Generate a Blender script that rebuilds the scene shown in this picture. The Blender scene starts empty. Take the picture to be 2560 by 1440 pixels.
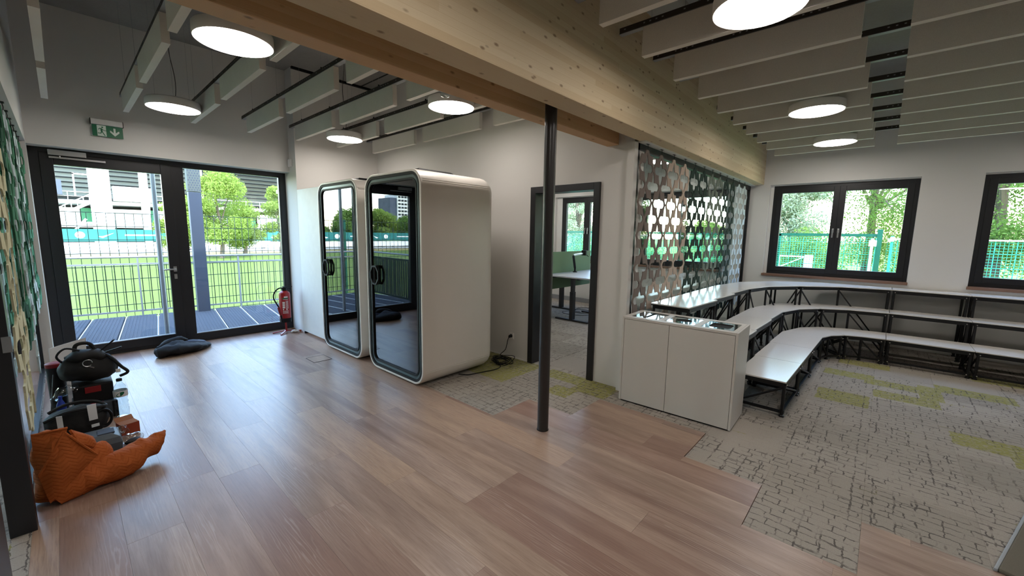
import bpy, bmesh, math, random
import numpy as np
from mathutils import Vector, Matrix, Euler

random.seed(7)
SC = bpy.context.scene
COL = SC.collection
PI = math.pi

# ------------------------------------------------------------------ camera
cam_d = bpy.data.cameras.new('camera')
cam = bpy.data.objects.new('camera', cam_d)
COL.objects.link(cam)
SC.camera = cam
cam_d.sensor_width = 36.0
cam_d.sensor_fit = 'HORIZONTAL'
cam_d.lens = 1019.107 / 2560.0 * 36.0
cam_d.clip_start = 0.05
cam_d.clip_end = 1500
_R = Matrix(((0.67342923, -0.73908586, 0.01565769),
             (-0.08791556, -0.1010998, -0.9909842),
             (0.7340054, 0.66598118, -0.1330607)))      # world -> x right, y down, z forward
_c2w = _R.transposed() @ Matrix(((1, 0, 0), (0, -1, 0), (0, 0, -1)))
cam.matrix_world = Matrix.Translation((0, 0, 1.61)) @ _c2w.to_4x4()

# ------------------------------------------------------------------ view, sky, sun
SC.view_settings.view_transform = 'Standard'
SC.view_settings.look = 'None'
SC.view_settings.exposure = 1.5
SC.view_settings.gamma = 1.0
SC.view_settings.use_curve_mapping = False
SC.render.film_transparent = False
try:
    SC.cycles.use_denoising = True
    SC.cycles.denoiser = 'OPENIMAGEDENOISE'
    SC.cycles.max_bounces = 8
    SC.cycles.diffuse_bounces = 4
    SC.cycles.glossy_bounces = 4
    SC.cycles.transmission_bounces = 6
    SC.cycles.transparent_max_bounces = 16
    SC.cycles.caustics_reflective = False
    SC.cycles.caustics_refractive = False
    SC.cycles.sample_clamp_indirect = 6.0
    SC.cycles.use_adaptive_sampling = True
    SC.cycles.adaptive_threshold = 0.02
except Exception:
    pass

SKY_STRENGTH = 0.85
SUN_ENERGY = 1.5
LAMP_EMIT = 8.5

W = bpy.data.worlds.new('sky')
SC.world = W
W.use_nodes = True
wn, wl = W.node_tree.nodes, W.node_tree.links
wn.clear()
sky = wn.new('ShaderNodeTexSky')
sky.sky_type = 'NISHITA'
sky.sun_disc = False
sky.sun_elevation = math.radians(48)
sky.sun_rotation = math.radians(200)
sky.air_density = 1.2
sky.dust_density = 0.7
wbg = wn.new('ShaderNodeBackground')
wbg.inputs['Strength'].default_value = SKY_STRENGTH
wout = wn.new('ShaderNodeOutputWorld')
wl.new(sky.outputs[0], wbg.inputs[0])
wl.new(wbg.outputs[0], wout.inputs[0])

sun_d = bpy.data.lights.new('sun', 'SUN')
sun_d.energy = SUN_ENERGY
sun_d.angle = math.radians(1.0)
sun_d.color = (1.0, 0.95, 0.86)
sun = bpy.data.objects.new('sun', sun_d)
COL.objects.link(sun)
sun.rotation_euler = Vector((0.22, 0.80, -1.0)).to_track_quat('-Z', 'Y').to_euler()   # light travels this way
sun.location = (0, -20, 30)


def portal(name, loc, rot, sx, sy):
    l = bpy.data.lights.new(name, 'AREA')
    l.shape = 'RECTANGLE'
    l.size, l.size_y = sx, sy
    l.cycles.is_portal = True
    o = bpy.data.objects.new(name, l)
    COL.objects.link(o)
    o.location, o.rotation_euler = loc, rot
    return o


portal('sky_portal', (1.15, 7.32, 1.25), (-PI / 2, 0, 0), 2.7, 2.5)
for yy in (-1.78, 0.62, 3.02, 5.42):
    portal('sky_portal', (8.6, yy, 1.73), (0, PI / 2, 0), 1.5, 1.8)

# ------------------------------------------------------------------ materials


def s2l(c):
    return tuple((x / 12.92 if x <= 0.04045 else ((x + 0.055) / 1.055) ** 2.4) for x in c)


def rgb(r, g, b):
    return s2l((r / 255, g / 255, b / 255)) + (1.0,)


class NT:
    def __init__(s, name):
        s.m = bpy.data.materials.new(name)
        s.m.use_nodes = True
        s.n, s.l = s.m.node_tree.nodes, s.m.node_tree.links
        s.n.clear()
        s.out = s.n.new('ShaderNodeOutputMaterial')

    def node(s, t, **kw):
        n = s.n.new(t)
        for k, v in kw.items():
            setattr(n, k, v)
        return n

    def math(s, op, a, b=None, c=None, clamp=False):
        n = s.n.new('ShaderNodeMath')
        n.operation = op
        n.use_clamp = clamp
        for i, v in enumerate((a, b, c)):
            if v is None:
                continue
            if isinstance(v, (int, float)):
                n.inputs[i].default_value = v
            else:
                s.l.new(v, n.inputs[i])
        return n.outputs[0]

    def mix(s, f, a, b, blend='MIX'):
        n = s.n.new('ShaderNodeMix')
        n.data_type = 'RGBA'
        n.blend_type = blend
        for sock, v in ((n.inputs['Factor'], f), (n.inputs[6], a), (n.inputs[7], b)):
            if isinstance(v, (int, float)):
                sock.default_value = v
            elif isinstance(v, tuple):
                sock.default_value = v
            else:
                s.l.new(v, sock)
        return n.outputs[2]

    def coords(s, kind='Object', scale=(1, 1, 1), loc=(0, 0, 0)):
        if kind == 'World':
            o = s.n.new('ShaderNodeNewGeometry').outputs['Position']
        else:
            o = s.n.new('ShaderNodeTexCoord').outputs[kind]
        m = s.n.new('ShaderNodeMapping')
        m.inputs['Scale'].default_value = scale
        m.inputs['Location'].default_value = loc
        s.l.new(o, m.inputs['Vector'])
        return m.outputs[0]

    def noise(s, vec, scale=5, detail=3, rough=0.5, dist=0.0):
        n = s.n.new('ShaderNodeTexNoise')
        n.inputs['Scale'].default_value = scale
        n.inputs['Detail'].default_value = detail
        n.inputs['Roughness'].default_value = rough
        n.inputs['Distortion'].default_value = dist
        s.l.new(vec, n.inputs['Vector'])
        return n.outputs['Fac']

    def ramp(s, f, stops):
        n = s.n.new('ShaderNodeValToRGB')
        e = n.color_ramp.elements
        while len(e) < len(stops):
            e.new(0.5)
        for i, (p, c) in enumerate(stops):
            e[i].position = p
            e[i].color = c if isinstance(c, tuple) else (c, c, c, 1)
        s.l.new(f, n.inputs[0])
        return n.outputs[0]

    def bsdf(s, color, rough=0.5, metal=0.0, spec=0.5, bump=None, bstr=0.3, bdist=0.01, **kw):
        b = s.n.new('ShaderNodeBsdfPrincipled')
        for k, v in (('Base Color', color), ('Roughness', rough), ('Metallic', metal), ('Specular IOR Level', spec)):
            if isinstance(v, (int, float, tuple)):
                b.inputs[k].default_value = v
            else:
                s.l.new(v, b.inputs[k])
        for k, v in kw.items():
            b.inputs[k].default_value = v
        if bump is not None:
            bn = s.n.new('ShaderNodeBump')
            bn.inputs['Strength'].default_value = bstr
            bn.inputs['Distance'].default_value = bdist
            s.l.new(bump, bn.inputs['Height'])
            s.l.new(bn.outputs[0], b.inputs['Normal'])
        s.l.new(b.outputs[0], s.out.inputs[0])
        return b


def plain(name, col, rough=0.5, metal=0.0, spec=0.5, var=0.06, nscale=8, bstr=0.0, **kw):
    t = NT(name)
    v = t.coords('Object')
    n = t.noise(v, nscale, 3)
    dark = tuple(max(0, c * (1 - var)) for c in col[:3]) + (1,)
    lite = tuple(min(1, c * (1 + var)) for c in col[:3]) + (1,)
    c = t.mix(n, dark, lite)
    t.bsdf(c, rough, metal, spec, bump=(n if bstr else None), bstr=bstr, **kw)
    return t.m


def felt(name, col):
    t = NT(name)
    v = t.coords('Object')
    n = t.noise(v, 260, 2)
    big = t.noise(v, 4, 2)
    c = t.mix(n, tuple(x * 0.86 for x in col[:3]) + (1,), tuple(min(1, x * 1.12) for x in col[:3]) + (1,))
    c = t.mix(t.math('MULTIPLY', big, 0.15), c, (0.1, 0.1, 0.1, 1))
    t.bsdf(c, 0.95, 0, 0.15, bump=n, bstr=0.25, bdist=0.002)
    return t.m


def paint(name, col):
    t = NT(name)
    v = t.coords('World')
    n = t.noise(v, 140, 3, 0.6)
    b = t.noise(v, 1.3, 3)
    c = t.mix(b, tuple(x * 0.965 for x in col[:3]) + (1,), col)
    t.bsdf(c, 0.85, 0, 0.25, bump=n, bstr=0.18, bdist=0.002)
    return t.m


M = {}
M['wall'] = paint('white_wall_paint', rgb(224, 222, 218))
M['trim'] = plain('white_trim', rgb(228, 228, 224), 0.55)
M['black'] = plain('anthracite_frame', rgb(30, 31, 35), 0.38, 0, 0.5)
M['blackmetal'] = plain('black_steel', rgb(20, 20, 22), 0.42, 0.2)
M['column'] = plain('graphite_column', rgb(52, 50, 50), 0.3, 0.2, 0.5)
M['rubber'] = plain('black_rubber', rgb(14, 14, 15), 0.6, 0, 0.3)
M['podwhite'] = plain('warm_white_lacquer', rgb(224, 218, 210), 0.35, 0, 0.5, var=0.02)
M['podinside'] = plain('dark_grey_felt', rgb(46, 46, 50), 0.9, 0, 0.2)
M['podrim'] = plain('grey_green_door_frame', rgb(76, 92, 92), 0.3, 0.3)
M['laminate'] = plain('white_grey_laminate', rgb(206, 200, 193), 0.42, 0, 0.45, var=0.02)
M['board'] = None
M['steel'] = plain('brushed_steel', rgb(190, 192, 195), 0.3, 1.0, 0.5)
M['mirror'] = plain('polished_steel_plate', rgb(200, 210, 210), 0.06, 1.0, 0.5, var=0.01)
M['grey'] = plain('grey_powder_coat', rgb(150, 152, 155), 0.5, 0.1)
M['baffle'] = felt('white_acoustic_felt', rgb(234, 230, 222))
M['baffle_edge'] = M['baffle']
M['rail'] = plain('dark_galvanised_rail', rgb(74, 70, 66), 0.5, 0.6)
M['bluegrey'] = plain('blue_grey_wrapped_steel', rgb(62, 70, 86), 0.6, 0.1)
M['red'] = plain('red_enamel', rgb(156, 18, 22), 0.28, 0, 0.6)
M['teal'] = plain('teal_banner_cloth', rgb(20, 104, 98), 0.7)
M['fencegreen'] = plain('dark_green_wire', rgb(14, 40, 34), 0.5, 0.2)
M['netgreen'] = plain('turquoise_green_net', rgb(60, 190, 160), 0.6)
M['railgreen'] = plain('green_painted_rail', rgb(8, 96, 74), 0.5)
M['white_out'] = plain('white_concrete', rgb(225, 224, 220), 0.8)
M['bark'] = plain('tree_bark', rgb(96, 84, 70), 0.9, nscale=20, var=0.3)
M['soil'] = plain('yellow_dry_grass', rgb(138, 122, 66), 0.95, var=0.3)
M['cork'] = plain('brown_wood_sill', rgb(128, 96, 78), 0.5, var=0.15)
M['screw'] = plain('bright_bolt_head', rgb(210, 210, 210), 0.25, 1.0)
M['greenpanel'] = felt('moss_green_felt', rgb(118, 140, 108))
M['desk'] = plain('pale_grey_desktop', rgb(196, 200, 206), 0.4)
M['plasticwhite'] = plain('white_plastic', rgb(232, 230, 226), 0.4)
M['signgreen'] = plain('exit_sign_green', rgb(0, 104, 66), 0.4)
M['signwhite'] = plain('sign_white', rgb(215, 228, 218), 0.4)
M['paper'] = plain('white_paper', rgb(222, 224, 226), 0.8)
M['blue'] = plain('blue_plastic', rgb(20, 50, 150), 0.35)
M['nylon'] = plain('black_nylon', rgb(9, 9, 10), 0.75, var=0.3, nscale=40, bstr=0.2)
M['jacket'] = plain('black_jacket_cloth', rgb(14, 14, 18), 0.85, var=0.3, nscale=20)
M['jacket_lining'] = plain('blue_grey_lining', rgb(58, 64, 78), 0.8)
M['kraft'] = plain('brown_cardboard', rgb(150, 96, 60), 0.85)
M['orangebox'] = plain('orange_brown_cardboard', rgb(150, 62, 34), 0.8)
M['greytool'] = plain('grey_tool_plastic', rgb(72, 82, 92), 0.45)
M['redtool'] = plain('dark_red_plastic', rgb(130, 18, 22), 0.5)
M['matgrey'] = felt('taupe_grey_floor_mat', rgb(112, 106, 94))
M['darkvoid'] = plain('opening_shade_black', rgb(10, 10, 10), 0.9)  # black fill painting the shade inside cabinet holes and tray slots

t = NT('polished_white_laminate_board')
v = t.coords('Object')
n = t.noise(v, 90, 3)
t.bsdf(t.mix(n, rgb(226, 221, 214), rgb(238, 234, 228)), 0.15, 0, 0.8, bump=n, bstr=0.04)
M['board'] = t.m


def concrete():
    t = NT('raw_concrete_ceiling')
    v = t.coords('World')
    a = t.noise(v, 1.6, 5, 0.6)
    b = t.noise(v, 38, 4, 0.7)
    c = t.mix(a, rgb(134, 132, 128), rgb(168, 166, 162))
    c = t.mix(t.math('MULTIPLY', b, 0.35), c, rgb(96, 94, 90))
    t.bsdf(c, 0.9, 0, 0.2, bump=b, bstr=0.3)
    return t.m


M['concrete'] = concrete()


def timber(name, base, dark, light, knots=True):
    t = NT(name)
    g = t.coords('World')
    sep = t.node('ShaderNodeSeparateXYZ')
    t.l.new(g, sep.inputs[0])
    x, y, z = sep.outputs
    zy = t.math('ADD', z, y)
    lam = t.math('FLOOR', t.math('MULTIPLY', t.math('ADD', z, 0.003), 25.0))
    wn_ = t.node('ShaderNodeTexWhiteNoise', noise_dimensions='2D')
    cmb = t.node('ShaderNodeCombineXYZ')
    t.l.new(lam, cmb.inputs[0])
    t.l.new(t.math('FLOOR', t.math('ADD', t.math('MULTIPLY', x, 0.45), t.math('MULTIPLY', lam, 0.37))), cmb.inputs[1])
    t.l.new(cmb.outputs[0], wn_.inputs['Vector'])
    grain = t.noise(t.coords('World', (1.6, 60, 60)), 1.0, 5, 0.65, 0.4)
    fine = t.noise(t.coords('World', (5, 220, 220)), 1.0, 3, 0.6)
    c = t.mix(grain, base, light)
    c = t.mix(t.math('MULTIPLY', wn_.outputs['Value'], 0.55), c, dark)
    c = t.mix(t.ramp(grain, [(0.62, 0.0), (0.74, 0.55)]), c, dark)
    c = t.mix(t.math('MULTIPLY', fine, 0.22), c, dark)
    # lamella joints
    fr = t.math('FRACT', t.math('MULTIPLY', t.math('ADD', z, 0.003), 25.0))
    c = t.mix(t.math('MULTIPLY', t.math('LESS_THAN', fr, 0.04), 0.6), c, dark)
    if knots:
        vo = t.node('ShaderNodeTexVoronoi')
        vo.inputs['Scale'].default_value = 1.0
        t.l.new(t.coords('World', (8.0, 12.0, 17.0)), vo.inputs['Vector'])
        big = t.noise(t.coords('World', (2, 2, 2)), 1.0, 1)
        k = t.ramp(vo.outputs['Distance'], [(0.08, 1.0), (0.19, 0.0)])
        wn2 = t.node('ShaderNodeTexWhiteNoise', noise_dimensions='3D')
        t.l.new(vo.outputs['Color'], wn2.inputs['Vector'])
        sel = t.math('GREATER_THAN', wn2.outputs['Value'], 0.12)
        k = t.math('MULTIPLY', t.math('MULTIPLY', k, sel), 0.7)
        c = t.mix(k, c, rgb(112, 74, 44))
    t.bsdf(c, 0.6, 0, 0.35, bump=fine, bstr=0.08)
    return t.m


M['beam'] = timber('spruce_glulam', rgb(214, 194, 160), rgb(194, 166, 126), rgb(228, 214, 186))
M['beam2'] = timber('shade_tinted_spruce', rgb(216, 180, 138), rgb(196, 148, 104), rgb(226, 196, 158))  # same spruce as the big beam, its shadow and warm bounce tinted in


def planks():
    t = NT('oak_vinyl_plank')
    oi = t.node('ShaderNodeObjectInfo')
    g = t.coords('World')
    off = t.node('ShaderNodeVectorMath', operation='ADD')
    sc = t.node('ShaderNodeVectorMath', operation='SCALE')
    cmb = t.node('ShaderNodeCombineXYZ')
    t.l.new(oi.outputs['Random'], cmb.inputs[0])
    t.l.new(oi.outputs['Random'], cmb.inputs[1])
    t.l.new(cmb.outputs[0], sc.inputs[0])
    sc.inputs['Scale'].default_value = 37.0
    t.l.new(g, off.inputs[0])
    t.l.new(sc.outputs[0], off.inputs[1])

    def sv(s):
        m = t.node('ShaderNodeMapping')
        m.inputs['Scale'].default_value = s
        t.l.new(off.outputs[0], m.inputs['Vector'])
        return m.outputs[0]
    broad = t.noise(sv((9, 0.9, 1)), 1.0, 3, 0.5, 0.5)
    fine = t.noise(sv((120, 5, 1)), 1.0, 4, 0.7, 0.2)
    wv = t.node('ShaderNodeTexWave', wave_type='RINGS', rings_direction='SPHERICAL')
    wv.inputs['Scale'].default_value = 1.0
    wv.inputs['Distortion'].default_value = 16.0
    wv.inputs['Detail'].default_value = 3.0
    wv.inputs['Detail Scale'].default_value = 1.0
    t.l.new(sv((20, 1.6, 1)), wv.inputs['Vector'])
    rnd = oi.outputs['Random']
    c = t.mix(t.ramp(broad, [(0.32, 0.0), (0.66, 1.0)]), rgb(134, 110, 98), rgb(178, 154, 138))
    c = t.mix(t.ramp(rnd, [(0.0, 0.7), (0.45, 0.0)]), c, rgb(146, 112, 98))
    ramp2 = t.math('FRACT', t.math('MULTIPLY', rnd, 7.3))
    c = t.mix(t.ramp(ramp2, [(0.5, 0.0), (1.0, 0.65)]), c, rgb(190, 162, 136))
    dk = t.ramp(fine, [(0.30, 1.0), (0.55, 0.0)])
    c = t.mix(t.math('MULTIPLY', dk, 0.45), c, rgb(112, 84, 74))
    lt = t.ramp(wv.outputs['Fac'], [(0.80, 0.0), (0.98, 1.0)])
    msk = t.ramp(t.noise(sv((5, 0.9, 1)), 1.0, 2), [(0.50, 0.0), (0.62, 1.0)])
    c = t.mix(t.math('MULTIPLY', t.math('MULTIPLY', lt, msk), 0.38), c, rgb(192, 172, 158))
    r = t.math('ADD', t.math('MULTIPLY', fine, 0.12), 0.27)
    t.bsdf(c, r, 0, 0.55, bump=fine, bstr=0.10, bdist=0.002)
    return t.m


M['plank'] = planks()

PATCHES = [(6.08, 6.34, -0.06, 0.40), (5.96, 6.20, -0.50, 0.02), (5.05, 5.44, -0.04, 0.38), (5.52, 5.78, -0.56, -0.06),
           (5.78, 6.30, -0.60, -0.42), (6.18, 6.46, -1.14, -0.56), (4.66, 4.95, -1.04, -0.56), (4.46, 4.66, -1.2, -0.86),
           (6.72, 7.00, -0.20, 0.30), (3.46, 3.84, 1.90, 2.30), (3.60, 3.84, 2.30, 2.80), (3.46, 3.84, 2.94, 3.90),
           (3.10, 3.46, 2.94, 3.60), (6.95, 7.2, -1.9, -0.9), (3.22, 3.46, 2.2, 2.46), (6.35, 6.6, -1.9, -1.3)]


def carpet():
    t = NT('patterned_carpet_tile')
    g = t.coords('World')
    oi = t.node('ShaderNodeObjectInfo')
    # wobble
    nz = t.node('ShaderNodeTexNoise')
    nz.inputs['Scale'].default_value = 22.0
    nz.inputs['Detail'].default_value = 4
    t.l.new(g, nz.inputs['Vector'])
    sub = t.node('ShaderNodeVectorMath', operation='SUBTRACT')
    t.l.new(nz.outputs['Color'], sub.inputs[0])
    sub.inputs[1].default_value = (0.5, 0.5, 0.5)
    scl = t.node('ShaderNodeVectorMath', operation='SCALE')
    scl.inputs['Scale'].default_value = 0.034
    t.l.new(sub.outputs[0], scl.inputs[0])
    add = t.node('ShaderNodeVectorMath', operation='ADD')
    t.l.new(g, add.inputs[0])
    t.l.new(scl.outputs[0], add.inputs[1])
    P = add.outputs[0]

    def brick(rot, w, h, mortar, off=0.5):
        mp = t.node('ShaderNodeMapping')
        mp.inputs['Rotation'].default_value = (0, 0, rot)
        t.l.new(P, mp.inputs['Vector'])
        b = t.node('ShaderNodeTexBrick')
        b.offset = off
        b.offset_frequency = 2
        b.squash = 0.7
        b.squash_frequency = 3
        b.inputs['Scale'].default_value = 1.0
        b.inputs['Brick Width'].default_value = w
        b.inputs['Row Height'].default_value = h
        b.inputs['Mortar Size'].default_value = mortar
        b.inputs['Mortar Smooth'].default_value = 0.15
        t.l.new(mp.outputs[0], b.inputs['Vector'])
        return b.outputs['Fac']
    f1 = brick(PI / 2, 0.115, 0.062, 0.0035)
    f2 = brick(0.0, 0.19, 0.10, 0.005, 0.35)
    m1 = t.ramp(t.noise(t.coords('World', (1, 1, 1)), 3.2, 3), [(0.36, 0.0), (0.47, 1.0)])
    m2 = t.ramp(t.noise(t.coords('World', (1, 1, 1), (5, 3, 0)), 2.6, 2), [(0.50, 0.0), (0.56, 1.0)])
    lines = t.math('MAXIMUM', t.math('MULTIPLY', f1, m1), t.math('MULTIPLY', f2, m2))
    # per tile presence
    rnd = t.math('FRACT', t.math('MULTIPLY', oi.outputs['Random'], 5.7))
    pres = t.ramp(rnd, [(0.06, 0.1), (0.2, 1.0)])
    brk = t.ramp(t.noise(t.coords('World', (1, 1, 1), (1, 7, 0)), 13.0, 3, 0.6), [(0.40, 0.12), (0.52, 1.0)])
    lines = t.math('MULTIPLY', t.math('MULTIPLY', lines, pres), brk)
    pile = t.ramp(t.noise(g, 190, 4, 0.85), [(0.3, 0.0), (0.7, 1.0)])
    pile2 = t.noise(g, 95, 3, 0.7)
    base = t.mix(oi.outputs['Random'], rgb(170, 163, 153), rgb(192, 184, 174))
    # green patches
    mp2 = t.node('ShaderNodeVectorMath', operation='SCALE')
    mp2.inputs['Scale'].default_value = 1.1
    t.l.new(scl.outputs[0], mp2.inputs[0])
    pa = t.node('ShaderNodeVectorMath', operation='ADD')
    t.l.new(g, pa.inputs[0])
    t.l.new(mp2.outputs[0], pa.inputs[1])
    tot = None
    for (x0, x1, y0, y1) in PATCHES:
        a = t.node('ShaderNodeVectorMath', operation='SUBTRACT')
        t.l.new(pa.outputs[0], a.inputs[0])
        a.inputs[1].default_value = ((x0 + x1) / 2, (y0 + y1) / 2, 0)
        b = t.node('ShaderNodeVectorMath', operation='ABSOLUTE')
        t.l.new(a.outputs[0], b.inputs[0])
        c = t.node('ShaderNodeSeparateXYZ')
        t.l.new(b.outputs[0], c.inputs[0])
        k = t.math('MULTIPLY', t.math('LESS_THAN', c.outputs[0], (x1 - x0) / 2), t.math('LESS_THAN', c.outputs[1], (y1 - y0) / 2))
        tot = k if tot is None else t.math('MAXIMUM', tot, k)
    gstreak = t.ramp(t.noise(t.coords('World', (1.0, 0.35, 1), (2, 9, 0)), 7.0, 2), [(0.66, 0.0), (0.70, 1.0)])
    gr = t.math('MAXIMUM', t.math('MULTIPLY', tot, t.ramp(t.noise(g, 30, 4, 0.75), [(0.36, 0.25), (0.55, 1.0)])), t.math('MULTIPLY', t.math('MULTIPLY', gstreak, f1), 0.9))
    base = t.mix(t.math('MULTIPLY', gr, 0.92), base, rgb(158, 158, 44))
    base = t.mix(t.math('MULTIPLY', pile2, 0.30), base, rgb(132, 125, 116))
    c = t.mix(t.math('MULTIPLY', lines, 0.85), base, rgb(66, 63, 66))
    c = t.mix(t.math('MULTIPLY', pile, 0.5), c, rgb(130, 122, 112))
    t.bsdf(c, 0.97, 0, 0.1, bump=pile, bstr=0.5, bdist=0.004)
    return t.m


M['carpet'] = carpet()


def glass(name, tint=(1, 1, 1, 1), refl=1.0, base=0.0, ior=1.5):
    t = NT(name)
    tr = t.node('ShaderNodeBsdfTransparent')
    tr.inputs[0].default_value = tint
    gl = t.node('ShaderNodeBsdfGlossy')
    gl.inputs['Roughness'].default_value = 0.0
    gl.inputs['Color'].default_value = (1, 1, 1, 1)
    ge = t.node('ShaderNodeNewGeometry')
    dt = t.node('ShaderNodeVectorMath', operation='DOT_PRODUCT')
    t.l.new(ge.outputs['Incoming'], dt.inputs[0])
    t.l.new(ge.outputs['Normal'], dt.inputs[1])
    om = t.math('SUBTRACT', 1.0, t.math('ABSOLUTE', dt.outputs['Value']), clamp=True)
    sch = t.math('ADD', 0.04, t.math('MULTIPLY', t.math('POWER', om, 5.0), 0.96))
    f = t.math('ADD', t.math('MULTIPLY', sch, refl), base, clamp=True)
    mx = t.node('ShaderNodeMixShader')
    t.l.new(f, mx.inputs[0])
    t.l.new(tr.outputs[0], mx.inputs[1])
    t.l.new(gl.outputs[0], mx.inputs[2])
    t.l.new(mx.outputs[0], t.out.inputs[0])
    return t.m


M['glass'] = glass('clear_window_glass', (0.96, 0.985, 0.98, 1))
M['partglass'] = glass('partition_glass', (0.90, 0.95, 0.94, 1), 1.2)
M['podglass'] = glass('dark_acoustic_glass', (0.34, 0.36, 0.38, 1), 1.5, 0.065)
M['clearplastic'] = glass('clear_plastic', (0.90, 0.95, 0.95, 1), 1.5, 0.02)
M['bagplastic'] = glass('crinkled_clear_plastic', (0.90, 0.92, 0.93, 1), 1.0, 0.03)


def emit(name, col, strength):
    t = NT(name)
    e = t.node('ShaderNodeEmission')
    e.inputs[0].default_value = col
    e.inputs[1].default_value = strength
    t.l.new(e.outputs[0], t.out.inputs[0])
    return t.m


M['lamp'] = emit('lit_lamp_diffuser', (1.0, 0.92, 0.85, 1), LAMP_EMIT)


def grass(name, a, b, c, stripes=0.0):
    t = NT(name)
    g = t.coords('World')
    n = t.noise(g, 0.7, 4)
    n2 = t.noise(g, 12, 3, 0.7)
    col = t.mix(n, a, b)
    col = t.mix(t.math('MULTIPLY', n2, 0.5), col, c)
    t.bsdf(col, 0.95, 0, 0.1)
    return t.m


M['pitch'] = grass('mown_pitch_grass', rgb(92, 108, 48), rgb(102, 118, 54), rgb(82, 98, 42))
M['meadow'] = grass('rough_meadow_grass', rgb(86, 120, 50), rgb(120, 140, 70), rgb(150, 140, 80))
M['gravel'] = grass('pale_gravel', rgb(196, 190, 178), rgb(176, 170, 160), rgb(210, 205, 196))


def leaf(name, a, b):
    t = NT(name)
    g = t.coords('World')
    n = t.noise(g, 1.4, 3)
    n2 = t.noise(g, 9, 2)
    col = t.mix(n, a, b)
    col = t.mix(t.math('MULTIPLY', n2, 0.35), col, tuple(x * 0.5 for x in a[:3]) + (1,))
    bs = t.bsdf(col, 0.7, 0, 0.3)
    tl = t.node('ShaderNodeBsdfTranslucent')
    t.l.new(t.mix(1.0, col, (1.3, 1.35, 0.9, 1), 'MULTIPLY'), tl.inputs[0])
    mx = t.node('ShaderNodeMixShader')
    mx.inputs[0].default_value = 0.45
    t.l.new(bs.outputs[0], mx.inputs[1])
    t.l.new(tl.outputs[0], mx.inputs[2])
    t.l.new(mx.outputs[0], t.out.inputs[0])
    return t.m


M['leaf1'] = leaf('yellow_green_leaves', rgb(116, 138, 58), rgb(156, 174, 92))
M['leaf2'] = leaf('mid_green_leaves', rgb(84, 118, 52), rgb(136, 160, 84))
M['leaf3'] = leaf('silver_green_leaves', rgb(138, 152, 130), rgb(178, 188, 166))


def striped(name, a, b, n, axis=2):
    t = NT(name)
    g = t.coords('World')
    sep = t.node('ShaderNodeSeparateXYZ')
    t.l.new(g, sep.inputs[0])
    z = sep.outputs[axis]
    fr = t.math('FRACT', t.math('MULTIPLY', z, n))
    nz = t.noise(g, 0.8, 3)
    c = t.mix(t.ramp(fr, [(0.35, 0.0), (0.5, 1.0)]), a, b)
    c = t.mix(t.math('MULTIPLY', nz, 0.3), c, b)
    t.bsdf(c, 0.85, 0, 0.2)
    return t.m


M['stand'] = plain('grey_green_precast', rgb(92, 98, 94), 0.9)
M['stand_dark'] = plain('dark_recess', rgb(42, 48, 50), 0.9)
M['deckboard'] = striped('ribbed_grey_deck_board', rgb(84, 88, 96), rgb(58, 62, 70), 60.0, 0)


def blanket_mat():
    t = NT('quilted_orange_blanket')
    g = t.coords('Object')
    sep = t.node('ShaderNodeSeparateXYZ')
    t.l.new(g, sep.inputs[0])
    x, y, z = sep.outputs
    u = t.math('MULTIPLY', t.math('ADD', x, t.math('MULTIPLY', y, 0.7)), 26.0)
    w = t.math('MULTIPLY', z, 44.0)
    tri = t.math('PINGPONG', u, 1.0)
    ch = t.math('FRACT', t.math('ADD', w, t.math('MULTIPLY', tri, 1.2)))
    hh = t.ramp(ch, [(0.0, 0.0), (0.25, 1.0), (0.75, 1.0), (1.0, 0.0)])
    n = t.noise(g, 60, 3)
    c = t.mix(n, rgb(160, 80, 34), rgb(180, 98, 48))
    c = t.mix(t.math('MULTIPLY', t.math('SUBTRACT', 1.0, hh), 0.25), c, rgb(140, 58, 16))
    t.bsdf(c, 0.85, 0, 0.2, bump=hh, bstr=0.35, bdist=0.006)
    return t.m


M['orange'] = blanket_mat()

TILE_T = felt('taupe_felt', rgb(128, 116, 110))
TILE_B = felt('beige_felt', rgb(186, 168, 154))
TILE_D = felt('dark_green_felt', rgb(44, 60, 54))
TILE_G = felt('grey_green_felt', rgb(112, 122, 112))
TILE_L = felt('light_grey_felt', rgb(188, 200, 204))
TILE_C = felt('cream_felt', rgb(214, 210, 176))
TILE_E = felt('emerald_felt', rgb(78, 138, 108))
TILE_F = felt('forest_green_felt', rgb(44, 88, 70))
TILE_W = felt('ice_white_felt', rgb(196, 212, 214))

# ------------------------------------------------------------------ mesh helpers


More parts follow.
